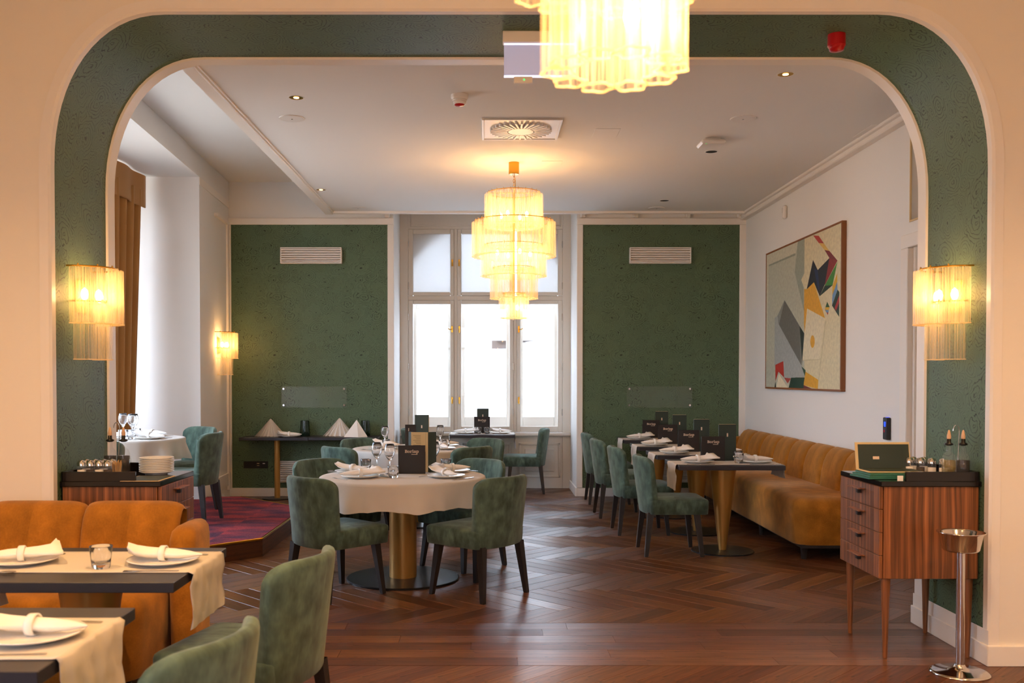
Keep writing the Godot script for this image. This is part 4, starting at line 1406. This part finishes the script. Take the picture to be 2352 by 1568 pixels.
func cruet(at, liquid, label, group):
	var t = thing("oil_bottle", label, "bottle", at, 0.0, group)
	var s = ST()
	lathe(s, [[0.0, 0.001], [0.030, 0.001], [0.032, 0.005], [0.032, 0.085], [0.026, 0.105], [0.012, 0.122], [0.011, 0.15], [0.014, 0.153]], 24)
	part("glass", s, M.bottle_glass, t)
	s = ST()
	lathe(s, [[0.0, 0.003], [0.0300, 0.003], [0.0300, 0.083], [0.0, 0.084]], 24)
	part("liquid", s, liquid, t)
	s = ST()
	lathe(s, [[0.012, 0.148], [0.020, 0.152], [0.020, 0.158], [0.010, 0.162], [0.010, 0.178], [0.0, 0.179]], 16)
	part("stopper", s, M.black_plastic, t)
	s = ST()
	lathe(s, [[0.009, 0.178], [0.010, 0.19], [0.004, 0.215], [0.0, 0.218]], 12)
	part("spout", s, M.cork_spout, t)
	t.scale = Vector3(1.1, 1.18, 1.1)
	return t

func cruet_stand(at, label):
	var t = thing("cruet_stand", label, "stand", at)
	var s = ST()
	bx(s, Vector3(0, 0.0015, 0), Vector3(0.15, 0.002, 0.08), 0.0008)
	var arc = []
	for k in 13:
		var a = PI * k / 12.0
		arc.append(Vector3(0.016 * cos(a), 0.255 + 0.03 * sin(a), 0.0))
	arc.push_front(Vector3(0.006, 0.0, 0.0))
	tube(s, arc, 0.0022, 8)
	part("wire_frame", s, M.chrome, t)

func sideboards():
	sideboard("walnut sideboard with four drawers against the east pier of the archway", 2.295, 1)
	sideboard("walnut sideboard with four drawers against the west pier of the archway", -1.945, -1)
	var y = 0.928
	# east sideboard
	var bk = thing("menu_book", "open dark green menu book with cream border on the east sideboard", "menu", P(2.175, y + 0.030, 5.16), 0.0)
	part("upright_cover", box(Vector3(0.0, 0.075, -0.095), Vector3(0.30, 0.15, 0.006), 0.001, Basis(Vector3.RIGHT, -0.18)), M.cream_card, bk)
	part("upright_page", box(Vector3(0.004, 0.073, -0.090), Vector3(0.278, 0.132, 0.004), 0.0005, Basis(Vector3.RIGHT, -0.18)), M.green_card, bk)
	part("flat_cover", box(Vector3(0.0, 0.003, 0.0), Vector3(0.30, 0.005, 0.17), 0.001), M.cream_card, bk)
	part("flat_page", box(Vector3(0.004, 0.0065, 0.0), Vector3(0.278, 0.003, 0.15), 0.0005), M.green_card, bk)
	part("emblem", box(Vector3(-0.04, 0.065, -0.0845), Vector3(0.035, 0.016, 0.001), 0.0003, Basis(Vector3.RIGHT, -0.18)), M.gold_ink, bk)
	for k in 3: solo("folder", box(Vector3.ZERO, Vector3(0.32 - 0.01 * k, 0.009, 0.21), 0.001), M.green_folder, ["bottom green folder under the menu book on the east sideboard", "middle green folder under the menu book on the east sideboard", "top green folder under the menu book on the east sideboard"][k], "folder", P(2.155 + 0.008 * k, y + 0.005 + 0.0095 * k, 5.14), 0.12 - 0.06 * k, "green folders")
	solo("price_tag", box(Vector3.ZERO, Vector3(0.030, 0.028, 0.002), 0.0003), M.white_plastic, "small white tag at the corner of the east sideboard", "tag", P(2.137, y + 0.0142, 4.94), 0.0)
	for k in 7:
		var salty = k % 3 != 1
		shaker(P(2.315 + 0.048 * (k % 4) - 0.012 * floorf(k / 4.0), y, 5.24 + 0.07 * floorf(k / 4.0) - 0.03 * (k % 4)), M.salt if salty else M.pepper, "glass salt shaker with chrome lid on the east sideboard" if salty else "glass pepper shaker with chrome lid on the east sideboard", "shakers on the east sideboard, " + ("salt" if salty else "pepper"))
	cruet(P(2.43, y + 0.003, 5.03), M.oil, "bottle of yellow oil with pourer on the east sideboard", "")
	cruet(P(2.505, y + 0.003, 5.03), M.vinegar, "bottle of dark vinegar with pourer on the east sideboard", "")
	cruet_stand(P(2.468, y, 5.03), "wire cruet stand round two bottles on the east sideboard")
	solo("paper_sheet", box(Vector3.ZERO, Vector3(0.16, 0.0015, 0.11), 0.0), M.cream_card, "cream paper lying before the shakers on the east sideboard", "paper", P(2.37, y + 0.001, 5.12), 0.15)
	# west sideboard
	for k in 9: solo("side_plate", K.plate, M.porcelain, "white side plate, %s from the bottom of the stack on the west sideboard" % ["first", "second", "third", "fourth", "fifth", "sixth", "seventh", "eighth", "ninth"][k], "plate", P(-1.83, y + 0.0093 * k, 5.30), 0.0, "stacked side plates").scale = Vector3(0.69, 1.0, 0.69)
	for k in 8: shaker(P(-2.14 + 0.046 * (k % 4), y, 5.05 + 0.06 * floorf(k / 4.0)), M.salt if k % 2 == 0 else M.pepper, "glass salt shaker with chrome lid on the west sideboard" if k % 2 == 0 else "glass pepper shaker with chrome lid on the west sideboard", "shakers on the west sideboard, " + ("salt" if k % 2 == 0 else "pepper"))
	var tp = thing("toothpick_glass", "small glass packed with wooden toothpicks on the west sideboard", "glass", P(-1.975, y, 5.10))
	var s = ST()
	lathe(s, [[0.0, 0.001], [0.026, 0.001], [0.028, 0.004], [0.031, 0.072]], 20)
	part("glass", s, M.clear_glass, tp)
	s = ST()
	for k in 40:
		var a = k * 2.4
		var r = 0.024 * sqrt(k / 40.0)
		tube(s, [Vector3(cos(a) * r * 0.8, 0.004, sin(a) * r * 0.8), Vector3(cos(a) * r * 1.15, 0.085 + 0.01 * sin(k * 1.7), sin(a) * r * 1.15)], 0.0016, 5)
	part("toothpicks", s, M.toothpick_wood, tp).set_meta("kind", "stuff")
	cruet(P(-2.02, y + 0.003, 5.32), M.vinegar, "bottle of dark vinegar with pourer on the west sideboard, on the plates' side", "")
	cruet(P(-2.095, y + 0.003, 5.32), M.vinegar, "bottle of dark vinegar with pourer on the west sideboard, on the wallpaper side", "")
	cruet_stand(P(-2.058, y, 5.32), "wire cruet stand round two bottles on the west sideboard")
	solo("card_sheet", box(Vector3.ZERO, Vector3(0.20, 0.0018, 0.27), 0.0), M.cream_card, "cream-bordered dark card lying on the west sideboard", "card", P(-1.79, y + 0.001, 5.06), 0.0)
	solo("card_cover", box(Vector3.ZERO, Vector3(0.18, 0.0012, 0.24), 0.0), M.green_card, "dark green sheet on the cream card on the west sideboard", "card", P(-1.79, y + 0.0026, 5.06), 0.0)
	solo("name_card", box(Vector3.ZERO, Vector3(0.05, 0.035, 0.002), 0.0, Basis(Vector3.RIGHT, -0.5)), M.cream_card, "small cream card leaning by the plates on the west sideboard", "card", P(-1.975, y + 0.0158, 5.02), 0.2)
	# wine cooler stand
	var t = thing("wine_cooler_stand", "polished steel wine bucket on a tall pole with round foot", "wine cooler", P(2.345, 0, 4.72))
	s = ST()
	lathe(s, [[0.0, 0.0], [0.140, 0.0], [0.142, 0.006], [0.125, 0.012], [0.06, 0.016], [0.03, 0.03], [0.022, 0.045]], 48)
	part("foot", s, M.chrome, t)
	s = ST()
	lathe(s, [[0.020, 0.04], [0.020, 0.62]], 24)
	part("pole", s, M.chrome, t)
	s = ST()
	lathe(s, [[0.02, 0.605], [0.078, 0.607], [0.085, 0.615], [0.102, 0.692], [0.112, 0.697], [0.113, 0.701], [0.110, 0.702], [0.099, 0.694], [0.082, 0.618], [0.0, 0.615]], 48)
	part("bucket", s, M.chrome, t)

# ---------- lamps ----------
func tube_mesh(r, h, lobes = 5, ph = 0.0):
	var s = ST()
	var rows = []
	var n = lobes * 5
	for q in [[0.93, 0.0], [1.0, 0.0], [1.0, 0.003], [0.99, h * 0.5], [0.97, h - 0.006], [0.90, h]]:
		var row := PackedVector3Array()
		for j in n:
			var a = TAU * j / n
			var rr = r * q[0] * (1.0 + 0.13 * cos(lobes * a + ph))
			row.append(Vector3(cos(a) * rr, q[1] - h, sin(a) * rr))
		rows.append(row)
	loft(s, rows, true, 1, 1.0, 0.8)
	# thick rounded lip at the foot
	var lip = []
	for j in n + 1:
		var q = rows[1][j % n]
		lip.append([q + Vector3(q.x, 0, q.z).normalized() * 0.0012, q - Vector3(q.x, 0, q.z).normalized() * 0.0028])
	for j in n:
		var a = lip[j]
		var b = lip[j + 1]
		var up = Vector3(0, 0.0022, 0)
		var c = [[a[0] - up, b[0] - up, b[0] + up, a[0] + up], [a[1] + up, b[1] + up, b[1] - up, a[1] - up], [a[1] - up, b[1] - up, b[0] - up, a[0] - up]]
		var uv = Vector2(0.5, 0.95)
		for f in c:
			tri(s, f[0], f[1], f[2], uv, uv, uv, 3)
			tri(s, f[0], f[2], f[3], uv, uv, uv, 3)
	return fin(s)

func bulb(parent, at, energy, r = 0.016):
	var s = ST()
	lathe(s, [[0.0, -r * 1.6], [r * 0.7, -r * 1.2], [r, 0.0], [r * 0.7, r * 1.2], [0.0, r * 1.8]], 10)
	part("bulb", s, M.bulb_glow, parent, at)
	var l := OmniLight3D.new()
	l.name = "bulb_light"
	l.light_color = Color(1.0, 0.78, 0.52)
	l.light_energy = energy
	l.light_size = 0.015
	l.omni_range = 14.0
	l.omni_attenuation = 2.0
	l.shadow_enabled = true
	parent.add_child(l, true)
	l.position = at

func chandelier(label, x, d, energy, lift = 0.0):
	var t = thing("chandelier", label, "chandelier", P(x, lift, d), 0.0, "tiered glass chandeliers")
	var s = ST()
	lathe_hard(s, [[0.0, 3.322], [0.046, 3.322], [0.048, 3.326], [0.048, 3.43], [0.0, 3.4301]], 28)
	part("canopy", s, M.brass, t)
	s = ST()
	for k in 7:
		var c = Vector3(0, 3.315 - k * 0.026, 0)
		var lp = []
		for j in 13:
			var a = TAU * j / 12.0
			var side = Vector3.RIGHT if k % 2 == 0 else Vector3.BACK
			lp.append(c + side * cos(a) * 0.007 + Vector3.UP * sin(a) * 0.017)
		tube(s, lp, 0.0022, 6)
	part("chain", s, M.brass, t)
	s = ST()
	tube(s, [Vector3(0.004, 3.32, 0.006), Vector3(0.013, 3.26, 0.008), Vector3(0.014, 3.20, 0.008), Vector3(0.004, 3.13, 0.004)], 0.003, 8)
	part("cable", s, M.brass, t)
	s = ST()
	lathe(s, [[0.010, 2.15], [0.010, 3.15]], 12)
	part("stem", s, M.brass, t)
	# tiers: outer radius, top, length
	var ti = 0
	for q in [[0.273, 3.145, 0.30], [0.390, 2.885, 0.315], [0.308, 2.665, 0.275], [0.226, 2.46, 0.275], [0.142, 2.225, 0.22]]:
		var tr = 0.0315
		var rc = q[0] - tr * 1.12
		var n = roundi(TAU * rc / (tr * 2.16))
		var m = [tube_mesh(tr, q[2], 5, 0.0), tube_mesh(tr, q[2] - 0.004, 5, 1.6)]
		for k in n:
			var a = TAU * (k + 0.3 * ti) / n
			var o = part("glass_tube", m[k % 2], M.tube_glass, t, Vector3(cos(a) * rc, q[1] - 0.006 * (k % 2) * 0.6, sin(a) * rc))
			o.rotation.y = a * 3.1 + k
		s = ST()
		var loop = []
		for k in 49: loop.append(Vector3(cos(TAU * k / 48.0) * rc, q[1] + 0.008, sin(TAU * k / 48.0) * rc))
		tube(s, loop, 0.004, 6)
		for k in 4:
			var a = TAU * k / 4.0
			tube(s, [Vector3(0, q[1] + 0.008, 0), Vector3(cos(a) * rc, q[1] + 0.008, sin(a) * rc)], 0.003, 6)
		for k in n:
			var a = TAU * (k + 0.3 * ti) / n
			tube(s, [Vector3(cos(a) * rc, q[1] - 0.01, sin(a) * rc), Vector3(cos(a) * (rc + 0.004), q[1] + 0.022, sin(a) * (rc + 0.004))], 0.0022, 5)
		part("tier_frame", s, M.brass, t)
		ti += 1
	for k in 4:
		var a = TAU * (k + 0.3) / 4.0
		bulb(t, Vector3(cos(a) * 0.13, 2.95, sin(a) * 0.13), energy)
	for k in 4:
		var a = TAU * (k + 0.8) / 4.0
		bulb(t, Vector3(cos(a) * 0.16, 2.60, sin(a) * 0.16), energy)
	bulb(t, Vector3(0.03, 2.10, 0.02), energy)
	return t

func sconce(label, at, turn, energy):
	# back on the wall at local z = 0, looking along -z
	var t = thing("wall_sconce", label, "wall lamp", at, turn, "glass tube wall sconces")
	var tr = 0.0285
	part("backplate", box(Vector3(0, 1.90, -0.008), Vector3(0.12, 0.18, 0.016), 0.004), M.brass, t)
	for q in [[0.165, 0.165, 2.045, 0.295, 10], [0.120, 0.105, 1.865, 0.305, 6]]:
		var m = tube_mesh(tr, q[3], 5, 0.4)
		var rail = []
		for k in q[4]:
			var a = PI * (k + 0.25) / (q[4] - 0.5)
			var p = Vector3(cos(a) * q[0], q[2], -sin(a) * q[1] - 0.035)
			var o = part("glass_tube", m, M.tube_glass, t, p)
			o.rotation.y = k * 0.9
		for k in 17:
			var a = PI * k / 16.0
			rail.append(Vector3(cos(a) * q[0], q[2] + 0.006, -sin(a) * q[1] - 0.03))
		rail.push_front(Vector3(q[0], q[2] + 0.006, -0.002))
		rail.push_back(Vector3(-q[0], q[2] + 0.006, -0.002))
		var s = ST()
		tube(s, rail, 0.005, 6)
		for k in 5: bx(s, rail[2 + k * 3] + Vector3(0, 0.007, 0), Vector3(0.008, 0.012, 0.008), 0.002)
		part("rail", s, M.brass, t)
	for x in [-0.10, 0.0, 0.10]: bulb(t, Vector3(x, 1.905, -0.085 + 0.35 * absf(x) - 0.02), energy * 0.67, 0.02)
	return t

func downlight(at, label, lit, energy, angle):
	var t = thing("downlight", label, "ceiling light", at, 0.0, "recessed downlights")
	var s = ST()
	lathe_hard(s, [[0.050, 0.0], [0.050, -0.002], [0.056, -0.003], [0.058, 0.0]], 28)
	part("rim", s, M.ceiling_white, t)
	s = ST()
	lathe(s, [[0.0, -0.0008], [0.05, -0.0008]], 28)
	part("recess_disc", s, M.brass if lit else M.baffle_shade, t)  # unlit: dark baffle as a flat disc, recess shade painted into its colour
	if not lit: return
	s = ST()
	lathe_hard(s, [[0.0, -0.004], [0.018, -0.004], [0.02, -0.001]], 16)
	part("lamp_lens", s, M.spot_glow, t)
	var l := SpotLight3D.new()
	l.name = "downlight_beam"
	l.light_color = Color(1.0, 0.78, 0.52)
	l.light_energy = energy
	l.light_size = 0.02
	l.spot_range = 12.0
	l.spot_angle = angle
	l.spot_attenuation = 2.0
	l.shadow_enabled = true
	t.add_child(l)
	l.position = Vector3(0, -0.012, 0)
	l.rotation.x = -PI / 2

func lamps():
	chandelier("five-tier glass tube chandelier over the near room before the archway", 0.243, 1.84, E_FRONT, 0.045)
	chandelier("five-tier glass tube chandelier over the round tables in the far room", 0.249, 8.83, E_BACK)
	sconce("two-tier glass tube sconce lit on the west pier of the archway", P(AL, 0, 5.20), -PI / 2, E_SCONCE)
	sconce("two-tier glass tube sconce lit on the east pier of the archway", P(AR, 0, 5.20), PI / 2, E_SCONCE)
	sconce("small two-tier glass tube sconce lit on the wall behind the platform", P(-3.118, -0.07, 11.12), -PI / 2 + 0.056, E_SCONCE)
	# added unseen downlights that brighten the arch wall and near tables
	for q in [[-2.3, 3.2, "west"], [-0.8, 3.2, "middle west"], [1.3, 3.2, "middle east"], [2.7, 3.2, "east"], [-2.0, 0.4, "rear west"], [2.2, 0.4, "rear east"]]:
		downlight(P(q[0], 3.4745, q[1]), "added unseen downlight in the near room ceiling, %s one" % q[2], true, E_NEAR, 62.0)
	# ceiling fittings of the dropped ceiling
	var y = 3.4295
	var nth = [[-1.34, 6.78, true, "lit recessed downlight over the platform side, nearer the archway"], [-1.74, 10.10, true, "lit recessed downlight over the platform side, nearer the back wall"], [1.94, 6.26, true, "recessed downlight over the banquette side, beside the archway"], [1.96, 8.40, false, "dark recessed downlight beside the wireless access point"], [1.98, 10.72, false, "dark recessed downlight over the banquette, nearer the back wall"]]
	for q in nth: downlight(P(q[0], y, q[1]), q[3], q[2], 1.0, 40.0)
	for q in [[-1.48, 7.32, "west", "nearer the archway"], [1.95, 7.33, "banquette", "nearer the archway"], [-1.50, 11.2, "west", "nearer the back wall"], [1.98, 11.2, "banquette", "nearer the back wall"]]:
		var t = thing("ceiling_speaker", "flat round white ceiling speaker on the %s side, %s" % [q[2], q[3]], "speaker", P(q[0], y, q[1]), 0.0, "ceiling speakers")
		var s = ST()
		lathe_hard(s, [[0.0, -0.006], [0.085, -0.006], [0.095, -0.005], [0.098, 0.0]], 36)
		part("grille", s, M.white_plastic, t)
		s = ST()
		lathe_hard(s, [[0.0, -0.0075], [0.007, -0.0075], [0.008, -0.005]], 12)
		part("badge", s, M.steel, t)
	var sd = thing("smoke_detector", "white cone-shaped smoke detector with slots on the dropped ceiling", "smoke detector", P(-0.19, y, 6.72))
	var s = ST()
	lathe_hard(s, [[0.0, 0.0], [0.06, 0.0], [0.060, -0.022], [0.052, -0.034]], 32)
	lathe_hard(s, [[0.040, -0.066], [0.0, -0.072]], 32)
	part("housing", s, M.white_plastic, sd)
	for k in 4:
		s = ST()
		lathe_hard(s, [[0.050 - 0.003 * k, -0.034 - 0.008 * k], [0.051 - 0.003 * k, -0.039 - 0.008 * k], [0.047 - 0.003 * k, -0.042 - 0.008 * k]], 28)
		part("slat", s, M.white_plastic, sd)
	s = ST()
	lathe(s, [[0.040, -0.062], [0.030, -0.074], [0.0, -0.078]], 20)
	part("sensor_tip", s, M.red_plastic, sd)
	# swirl diffuser
	var df = thing("air_diffuser", "square white ceiling air diffuser with a ring of radial slots", "air vent", P(0.27, y, 7.62))
	part("plate", box(Vector3(0, -0.004, 0), Vector3(0.62, 0.012, 0.62), 0.003), M.white_plastic, df)
	for q in [[-0.30, 0.0, 0.02, 0.619], [0.30, 0.0, 0.02, 0.619], [0.0, -0.30, 0.58, 0.02], [0.0, 0.30, 0.58, 0.02]]: part("frame_bar", box(Vector3(q[0], -0.009, q[1]), Vector3(q[2], 0.014, q[3]), 0.003), M.white_plastic, df)
	for k in 32:
		var a = TAU * k / 32.0
		var o = part("vane", box(Vector3(0.175, -0.019, 0), Vector3(0.135, 0.020, 0.016), 0.001), M.white_plastic, df)
		o.rotation.y = a
	s = ST()
	lathe_hard(s, [[0.10, -0.010], [0.10, -0.028], [0.0, -0.030]], 32)
	part("hub", s, M.white_plastic, df)
	var ap = thing("access_point", "white square wireless access point under the dropped ceiling", "router", P(1.86, y, 7.98))
	part("bracket", box(Vector3(0, -0.008, 0), Vector3(0.13, 0.018, 0.13), 0.004), M.white_plastic, ap)
	part("case", box(Vector3(0, -0.034, 0), Vector3(0.205, 0.036, 0.205), 0.014), M.white_plastic, ap)
	part("status_light", box(Vector3(-0.06, -0.0525, 0.085), Vector3(0.010, 0.002, 0.004), 0.0), M.led_green, ap)
	# exit sign and alarm under the archway
	var es = thing("exit_sign", "edge-lit pale blue emergency sign hanging under the archway", "sign", P(0.285, AH, 5.17))
	part("housing", box(Vector3(0, -0.030, 0), Vector3(0.40, 0.06, 0.06), 0.004), M.white_plastic, es)
	part("lit_panel", box(Vector3(0, -0.148, 0), Vector3(0.385, 0.178, 0.012), 0.001), M.exit_panel, es)
	for yy in [-0.064, -0.234]: part("lit_edge", box(Vector3(0, yy, 0), Vector3(0.386, 0.010, 0.014), 0.001), M.exit_edge, es)
	part("indicator_box", box(Vector3(-0.09, -0.254, 0), Vector3(0.10, 0.034, 0.02), 0.003), M.white_plastic, es)
	part("indicator_light", box(Vector3(-0.085, -0.254, 0.011), Vector3(0.008, 0.008, 0.003), 0.001), M.led_green, es)
	var al = thing("alarm_siren", "round red alarm siren under the archway wallpaper", "alarm", P(1.885, AH - 0.001, 5.20))
	s = ST()
	lathe_hard(s, [[0.0, -0.0], [0.046, 0.0], [0.047, -0.06], [0.040, -0.07]], 28)
	part("housing", s, M.red_plastic, al)
	s = ST()
	lathe(s, [[0.041, -0.066], [0.036, -0.086], [0.0, -0.092]], 24)
	part("lens", s, M.red_plastic, al)

# ---------- things on the walls ----------
func grille(label, x, y, d, w, h, bars, cols, group):
	var t = thing("wall_vent", label, "air vent", P(x, y, d), 0.0, group)
	part("backing", box(Vector3(0, 0, 0.003), Vector3(w - 0.01, h - 0.01, 0.006), 0.0), M.white_plastic, t)
	var f = 0.014
	for q in [[0, h * 0.5 - f * 0.5, w, f], [0, -h * 0.5 + f * 0.5, w, f], [-w * 0.5 + f * 0.5, 0, f, h - 2 * f - 0.001], [w * 0.5 - f * 0.5, 0, f, h - 2 * f - 0.001]]: part("frame_bar", box(Vector3(q[0], q[1], 0.035), Vector3(q[2], q[3], 0.070), 0.002), M.white_plastic, t)
	var pitch = (h - 2 * f) / bars
	for k in bars: part("slat", box(Vector3(0, -h * 0.5 + f + (k + 0.5) * pitch, 0.050), Vector3(w - 2 * f, pitch * 0.58, 0.034), 0.001), M.white_plastic, t)
	for k in cols: part("divider", box(Vector3(-w * 0.5 + (k + 1.0) * w / (cols + 1.0), 0, 0.051), Vector3(0.006, h - 2 * f, 0.036), 0.001), M.white_plastic, t)

func wall_things():
	var d = 11.7245
	grille("white slotted air vent high on the green panel beside the sconce", -2.135, 2.94, d, 0.745, 0.195, 6, 0, "air vents on the green panels")
	grille("white slotted air vent high on the green panel beside the banquette", 2.11, 2.94, d, 0.745, 0.195, 6, 0, "air vents on the green panels")
	grille("low white louvred vent on the green wall behind the wall table", -2.37, 0.31, d, 0.32, 0.26, 9, 1, "low vents")
	grille("low white louvred vent on the green wall behind the banquette tables", 2.27, 0.31, d, 0.42, 0.26, 9, 1, "low vents")
	for i in 2:
		var x = [-2.11, 2.11][i]
		var t = thing("glass_plaque", ["clear glass plaque on four steel studs beside the sconce", "clear glass plaque on four steel studs behind the banquette tables"][i], "plaque", P(x, 1.22, d), 0.0, "glass plaques")
		part("pane", box(Vector3(0, 0, 0.030), Vector3(0.80, 0.26, 0.008), 0.001), M.window_glass, t)
		for a in [-1, 1]:
			for b in [-1, 1]:
				var s = ST()
				tube(s, [Vector3(a * 0.37, b * 0.10, 0.0), Vector3(a * 0.37, b * 0.10, 0.042)], 0.012, 16)
				part("stud", s, M.chrome, t)
	var so = thing("socket_plate", "long black socket plate low on the green wall under the wall table", "socket", P(-2.83, 0.39, d))
	part("plate", box(Vector3(0, 0, 0.005), Vector3(0.30, 0.085, 0.010), 0.002), M.black_plastic, so)
	for k in 4: part("insert", box(Vector3(-0.105 + 0.07 * k, 0, 0.0105), Vector3(0.055, 0.055, 0.003), 0.002), M.black_plastic, so)
	part("port", box(Vector3(0.03, 0.016, 0.0125), Vector3(0.03, 0.010, 0.001), 0.0), M.cream_card, so)
	part("port", box(Vector3(0.10, 0.016, 0.0125), Vector3(0.03, 0.010, 0.001), 0.0), M.white_plastic, so)
	part("port", box(Vector3(0.03, -0.010, 0.0125), Vector3(0.03, 0.006, 0.001), 0.0), M.cream_card, so)

	# abstract canvas on the east wall
	var pt = thing("painting", "large abstract canvas of grey, cream, yellow and black angular shapes on the east wall", "painting", P(3.16, 2.0875, 9.58), -PI / 2)
	var w = 2.26
	var h = 1.485
	for q in [[0, h * 0.5, w + 0.03, 0.018], [0, -h * 0.5, w + 0.03, 0.018], [-w * 0.5 - 0.006, 0, 0.018, h - 0.02], [w * 0.5 + 0.006, 0, 0.018, h - 0.02]]: part("frame_bar", box(Vector3(q[0], q[1], 0.022), Vector3(q[2], q[3], 0.044), 0.002), M.frame_wood, pt)
	var s = ST()
	var c = [Vector3(-w * 0.5, h * 0.5, 0.040), Vector3(w * 0.5, h * 0.5, 0.040), Vector3(w * 0.5, -h * 0.5, 0.040), Vector3(-w * 0.5, -h * 0.5, 0.040)]
	var u = [Vector2(0, 0), Vector2(1, 0), Vector2(1, 1), Vector2(0, 1)]
	tri(s, c[0], c[1], c[2], u[0], u[1], u[2])
	tri(s, c[0], c[2], c[3], u[0], u[2], u[3])
	part("canvas", s, M.painting_print, pt)
	part("stretcher", box(Vector3(0, 0, 0.020), Vector3(w, h, 0.036), 0.0), M.cream_card, pt)
	var rd = thing("card_reader", "black access card reader with blue light beside the doorway", "card reader", P(3.16, 1.06, 7.52), -PI / 2)
	part("case", box(Vector3(0, 0, 0.016), Vector3(0.085, 0.175, 0.032), 0.006), M.black_plastic, rd)
	part("display_light", box(Vector3(0.0, 0.035, 0.0325), Vector3(0.030, 0.038, 0.002), 0.0008), M.led_blue, rd)
	part("sensor", box(Vector3(-0.012, -0.02, 0.0325), Vector3(0.022, 0.02, 0.002), 0.0008), M.red_plastic, rd)
	part("top_light", box(Vector3(0.0, 0.088, 0.012), Vector3(0.05, 0.003, 0.010), 0.0), M.led_blue, rd)
	var ms = thing("motion_sensor", "small white motion sensor high on the east wall above the painting", "sensor", P(3.16, 3.20, 10.13), -PI / 2)
	part("case", box(Vector3(0, 0, 0.022), Vector3(0.062, 0.14, 0.044), 0.014), M.white_plastic, ms)
	part("lens", box(Vector3(0, 0.02, 0.045), Vector3(0.04, 0.05, 0.004), 0.0015), M.porcelain, ms)

	# curtain with its valance in the bay
	var cu = thing("curtain", "ochre curtain gathered beside the bay window under a short valance", "curtain", P(-3.78, 0, 9.75))
	var grid = func(x_mid, amp, d0, d1, y0, y1, folds, tap, th):
		var s2 = ST()
		var rows = []
		for iy in 15:
			var ky = iy / 14.0
			var row := PackedVector3Array()
			for side in 2:
				for j in 49:
					var k = j / 48.0
					if side == 1: k = 1.0 - k
					var shrink = 1.0 - tap * (1.0 - ky)
					var a = k * folds * TAU
					row.append(Vector3(x_mid + amp * sin(a) * (0.8 + 0.2 * ky) - tap * 0.25 * (1.0 - ky) + (th if side == 0 else 0.0), lerpf(y0, y1, ky), -lerpf(d0, d1, k) * shrink))
			for j in 0: pass
			row.reverse()
			rows.append(row)
		loft(s2, rows, true, 1)
		return s2
	part("drape", grid.call(0.09, 0.075, -0.55, 0.34, 0.17, 3.42, 4.5, 0.28, 0.012), M.curtain_cloth, cu)
	part("valance", grid.call(0.15, 0.014, -2.4, 0.42, 3.25, 3.585, 5.3, 0.0, 0.012), M.curtain_cloth, cu)

# ---------- main ----------
const E_FRONT := 0.42
const E_NEAR := 5.6
const E_BACK := 0.15
const E_SCONCE := 0.12

func _ready():
	rng.seed = 7
	# camera
	var cam := Camera3D.new()
	cam.name = "camera"
	var at := CameraAttributesPhysical.new()
	at.frustum_focal_length = 35.0
	at.frustum_focus_distance = 8.0
	at.exposure_aperture = 5.0
	add_child(cam)
	cam.attributes = at
	cam.projection = Camera3D.PROJECTION_FRUSTUM
	cam.near = 0.05
	cam.far = 100.0
	var f = 2200.0
	var pitch = deg_to_rad(1.2)
	cam.size = cam.near * 1568.0 / f
	cam.frustum_offset = Vector2(58.0 / f, (81.0 + f * tan(pitch)) / f) * cam.near
	cam.position = Vector3(0, 1.467, 0)
	cam.rotation.x = -pitch
	cam.current = true
	# daylight: an even bright overcast sky that comes in through the windows
	var env := Environment.new()
	var sky := Sky.new()
	var sm := ProceduralSkyMaterial.new()
	sm.sky_top_color = Color(0.80, 0.88, 1.0)
	sm.sky_horizon_color = Color(0.90, 0.95, 1.0)
	sm.ground_bottom_color = Color(0.6, 0.6, 0.6)
	sm.ground_horizon_color = Color(0.75, 0.76, 0.78)
	sm.sun_angle_max = 0.0
	sm.sky_energy_multiplier = 1.0
	sky.sky_material = sm
	env.background_mode = Environment.BG_SKY
	env.sky = sky
	env.background_energy_multiplier = 16.0
	env.tonemap_mode = Environment.TONE_MAPPER_LINEAR
	env.tonemap_exposure = 0.78
	env.sdfgi_enabled = true
	env.ssao_enabled = true
	env.ssil_enabled = true
	var we := WorldEnvironment.new()
	we.name = "environment"
	we.environment = env
	add_child(we)

	materials()
	lay_floor()
	shell()
	sofa("long mustard velvet banquette with channelled back along the east wall", P(3.158, 0, 9.48), PI / 2, 8, 0.48, [1.98])
	sofa("mustard velvet banquette against the arch wall behind the dark tables", P(-2.23, 0, 4.825), PI, 3, 0.48, [-0.785])
	tables_first()
	chairs()
	sideboards()
	lamps()
	wall_things()

func tables_first():
	wares()
	tables()
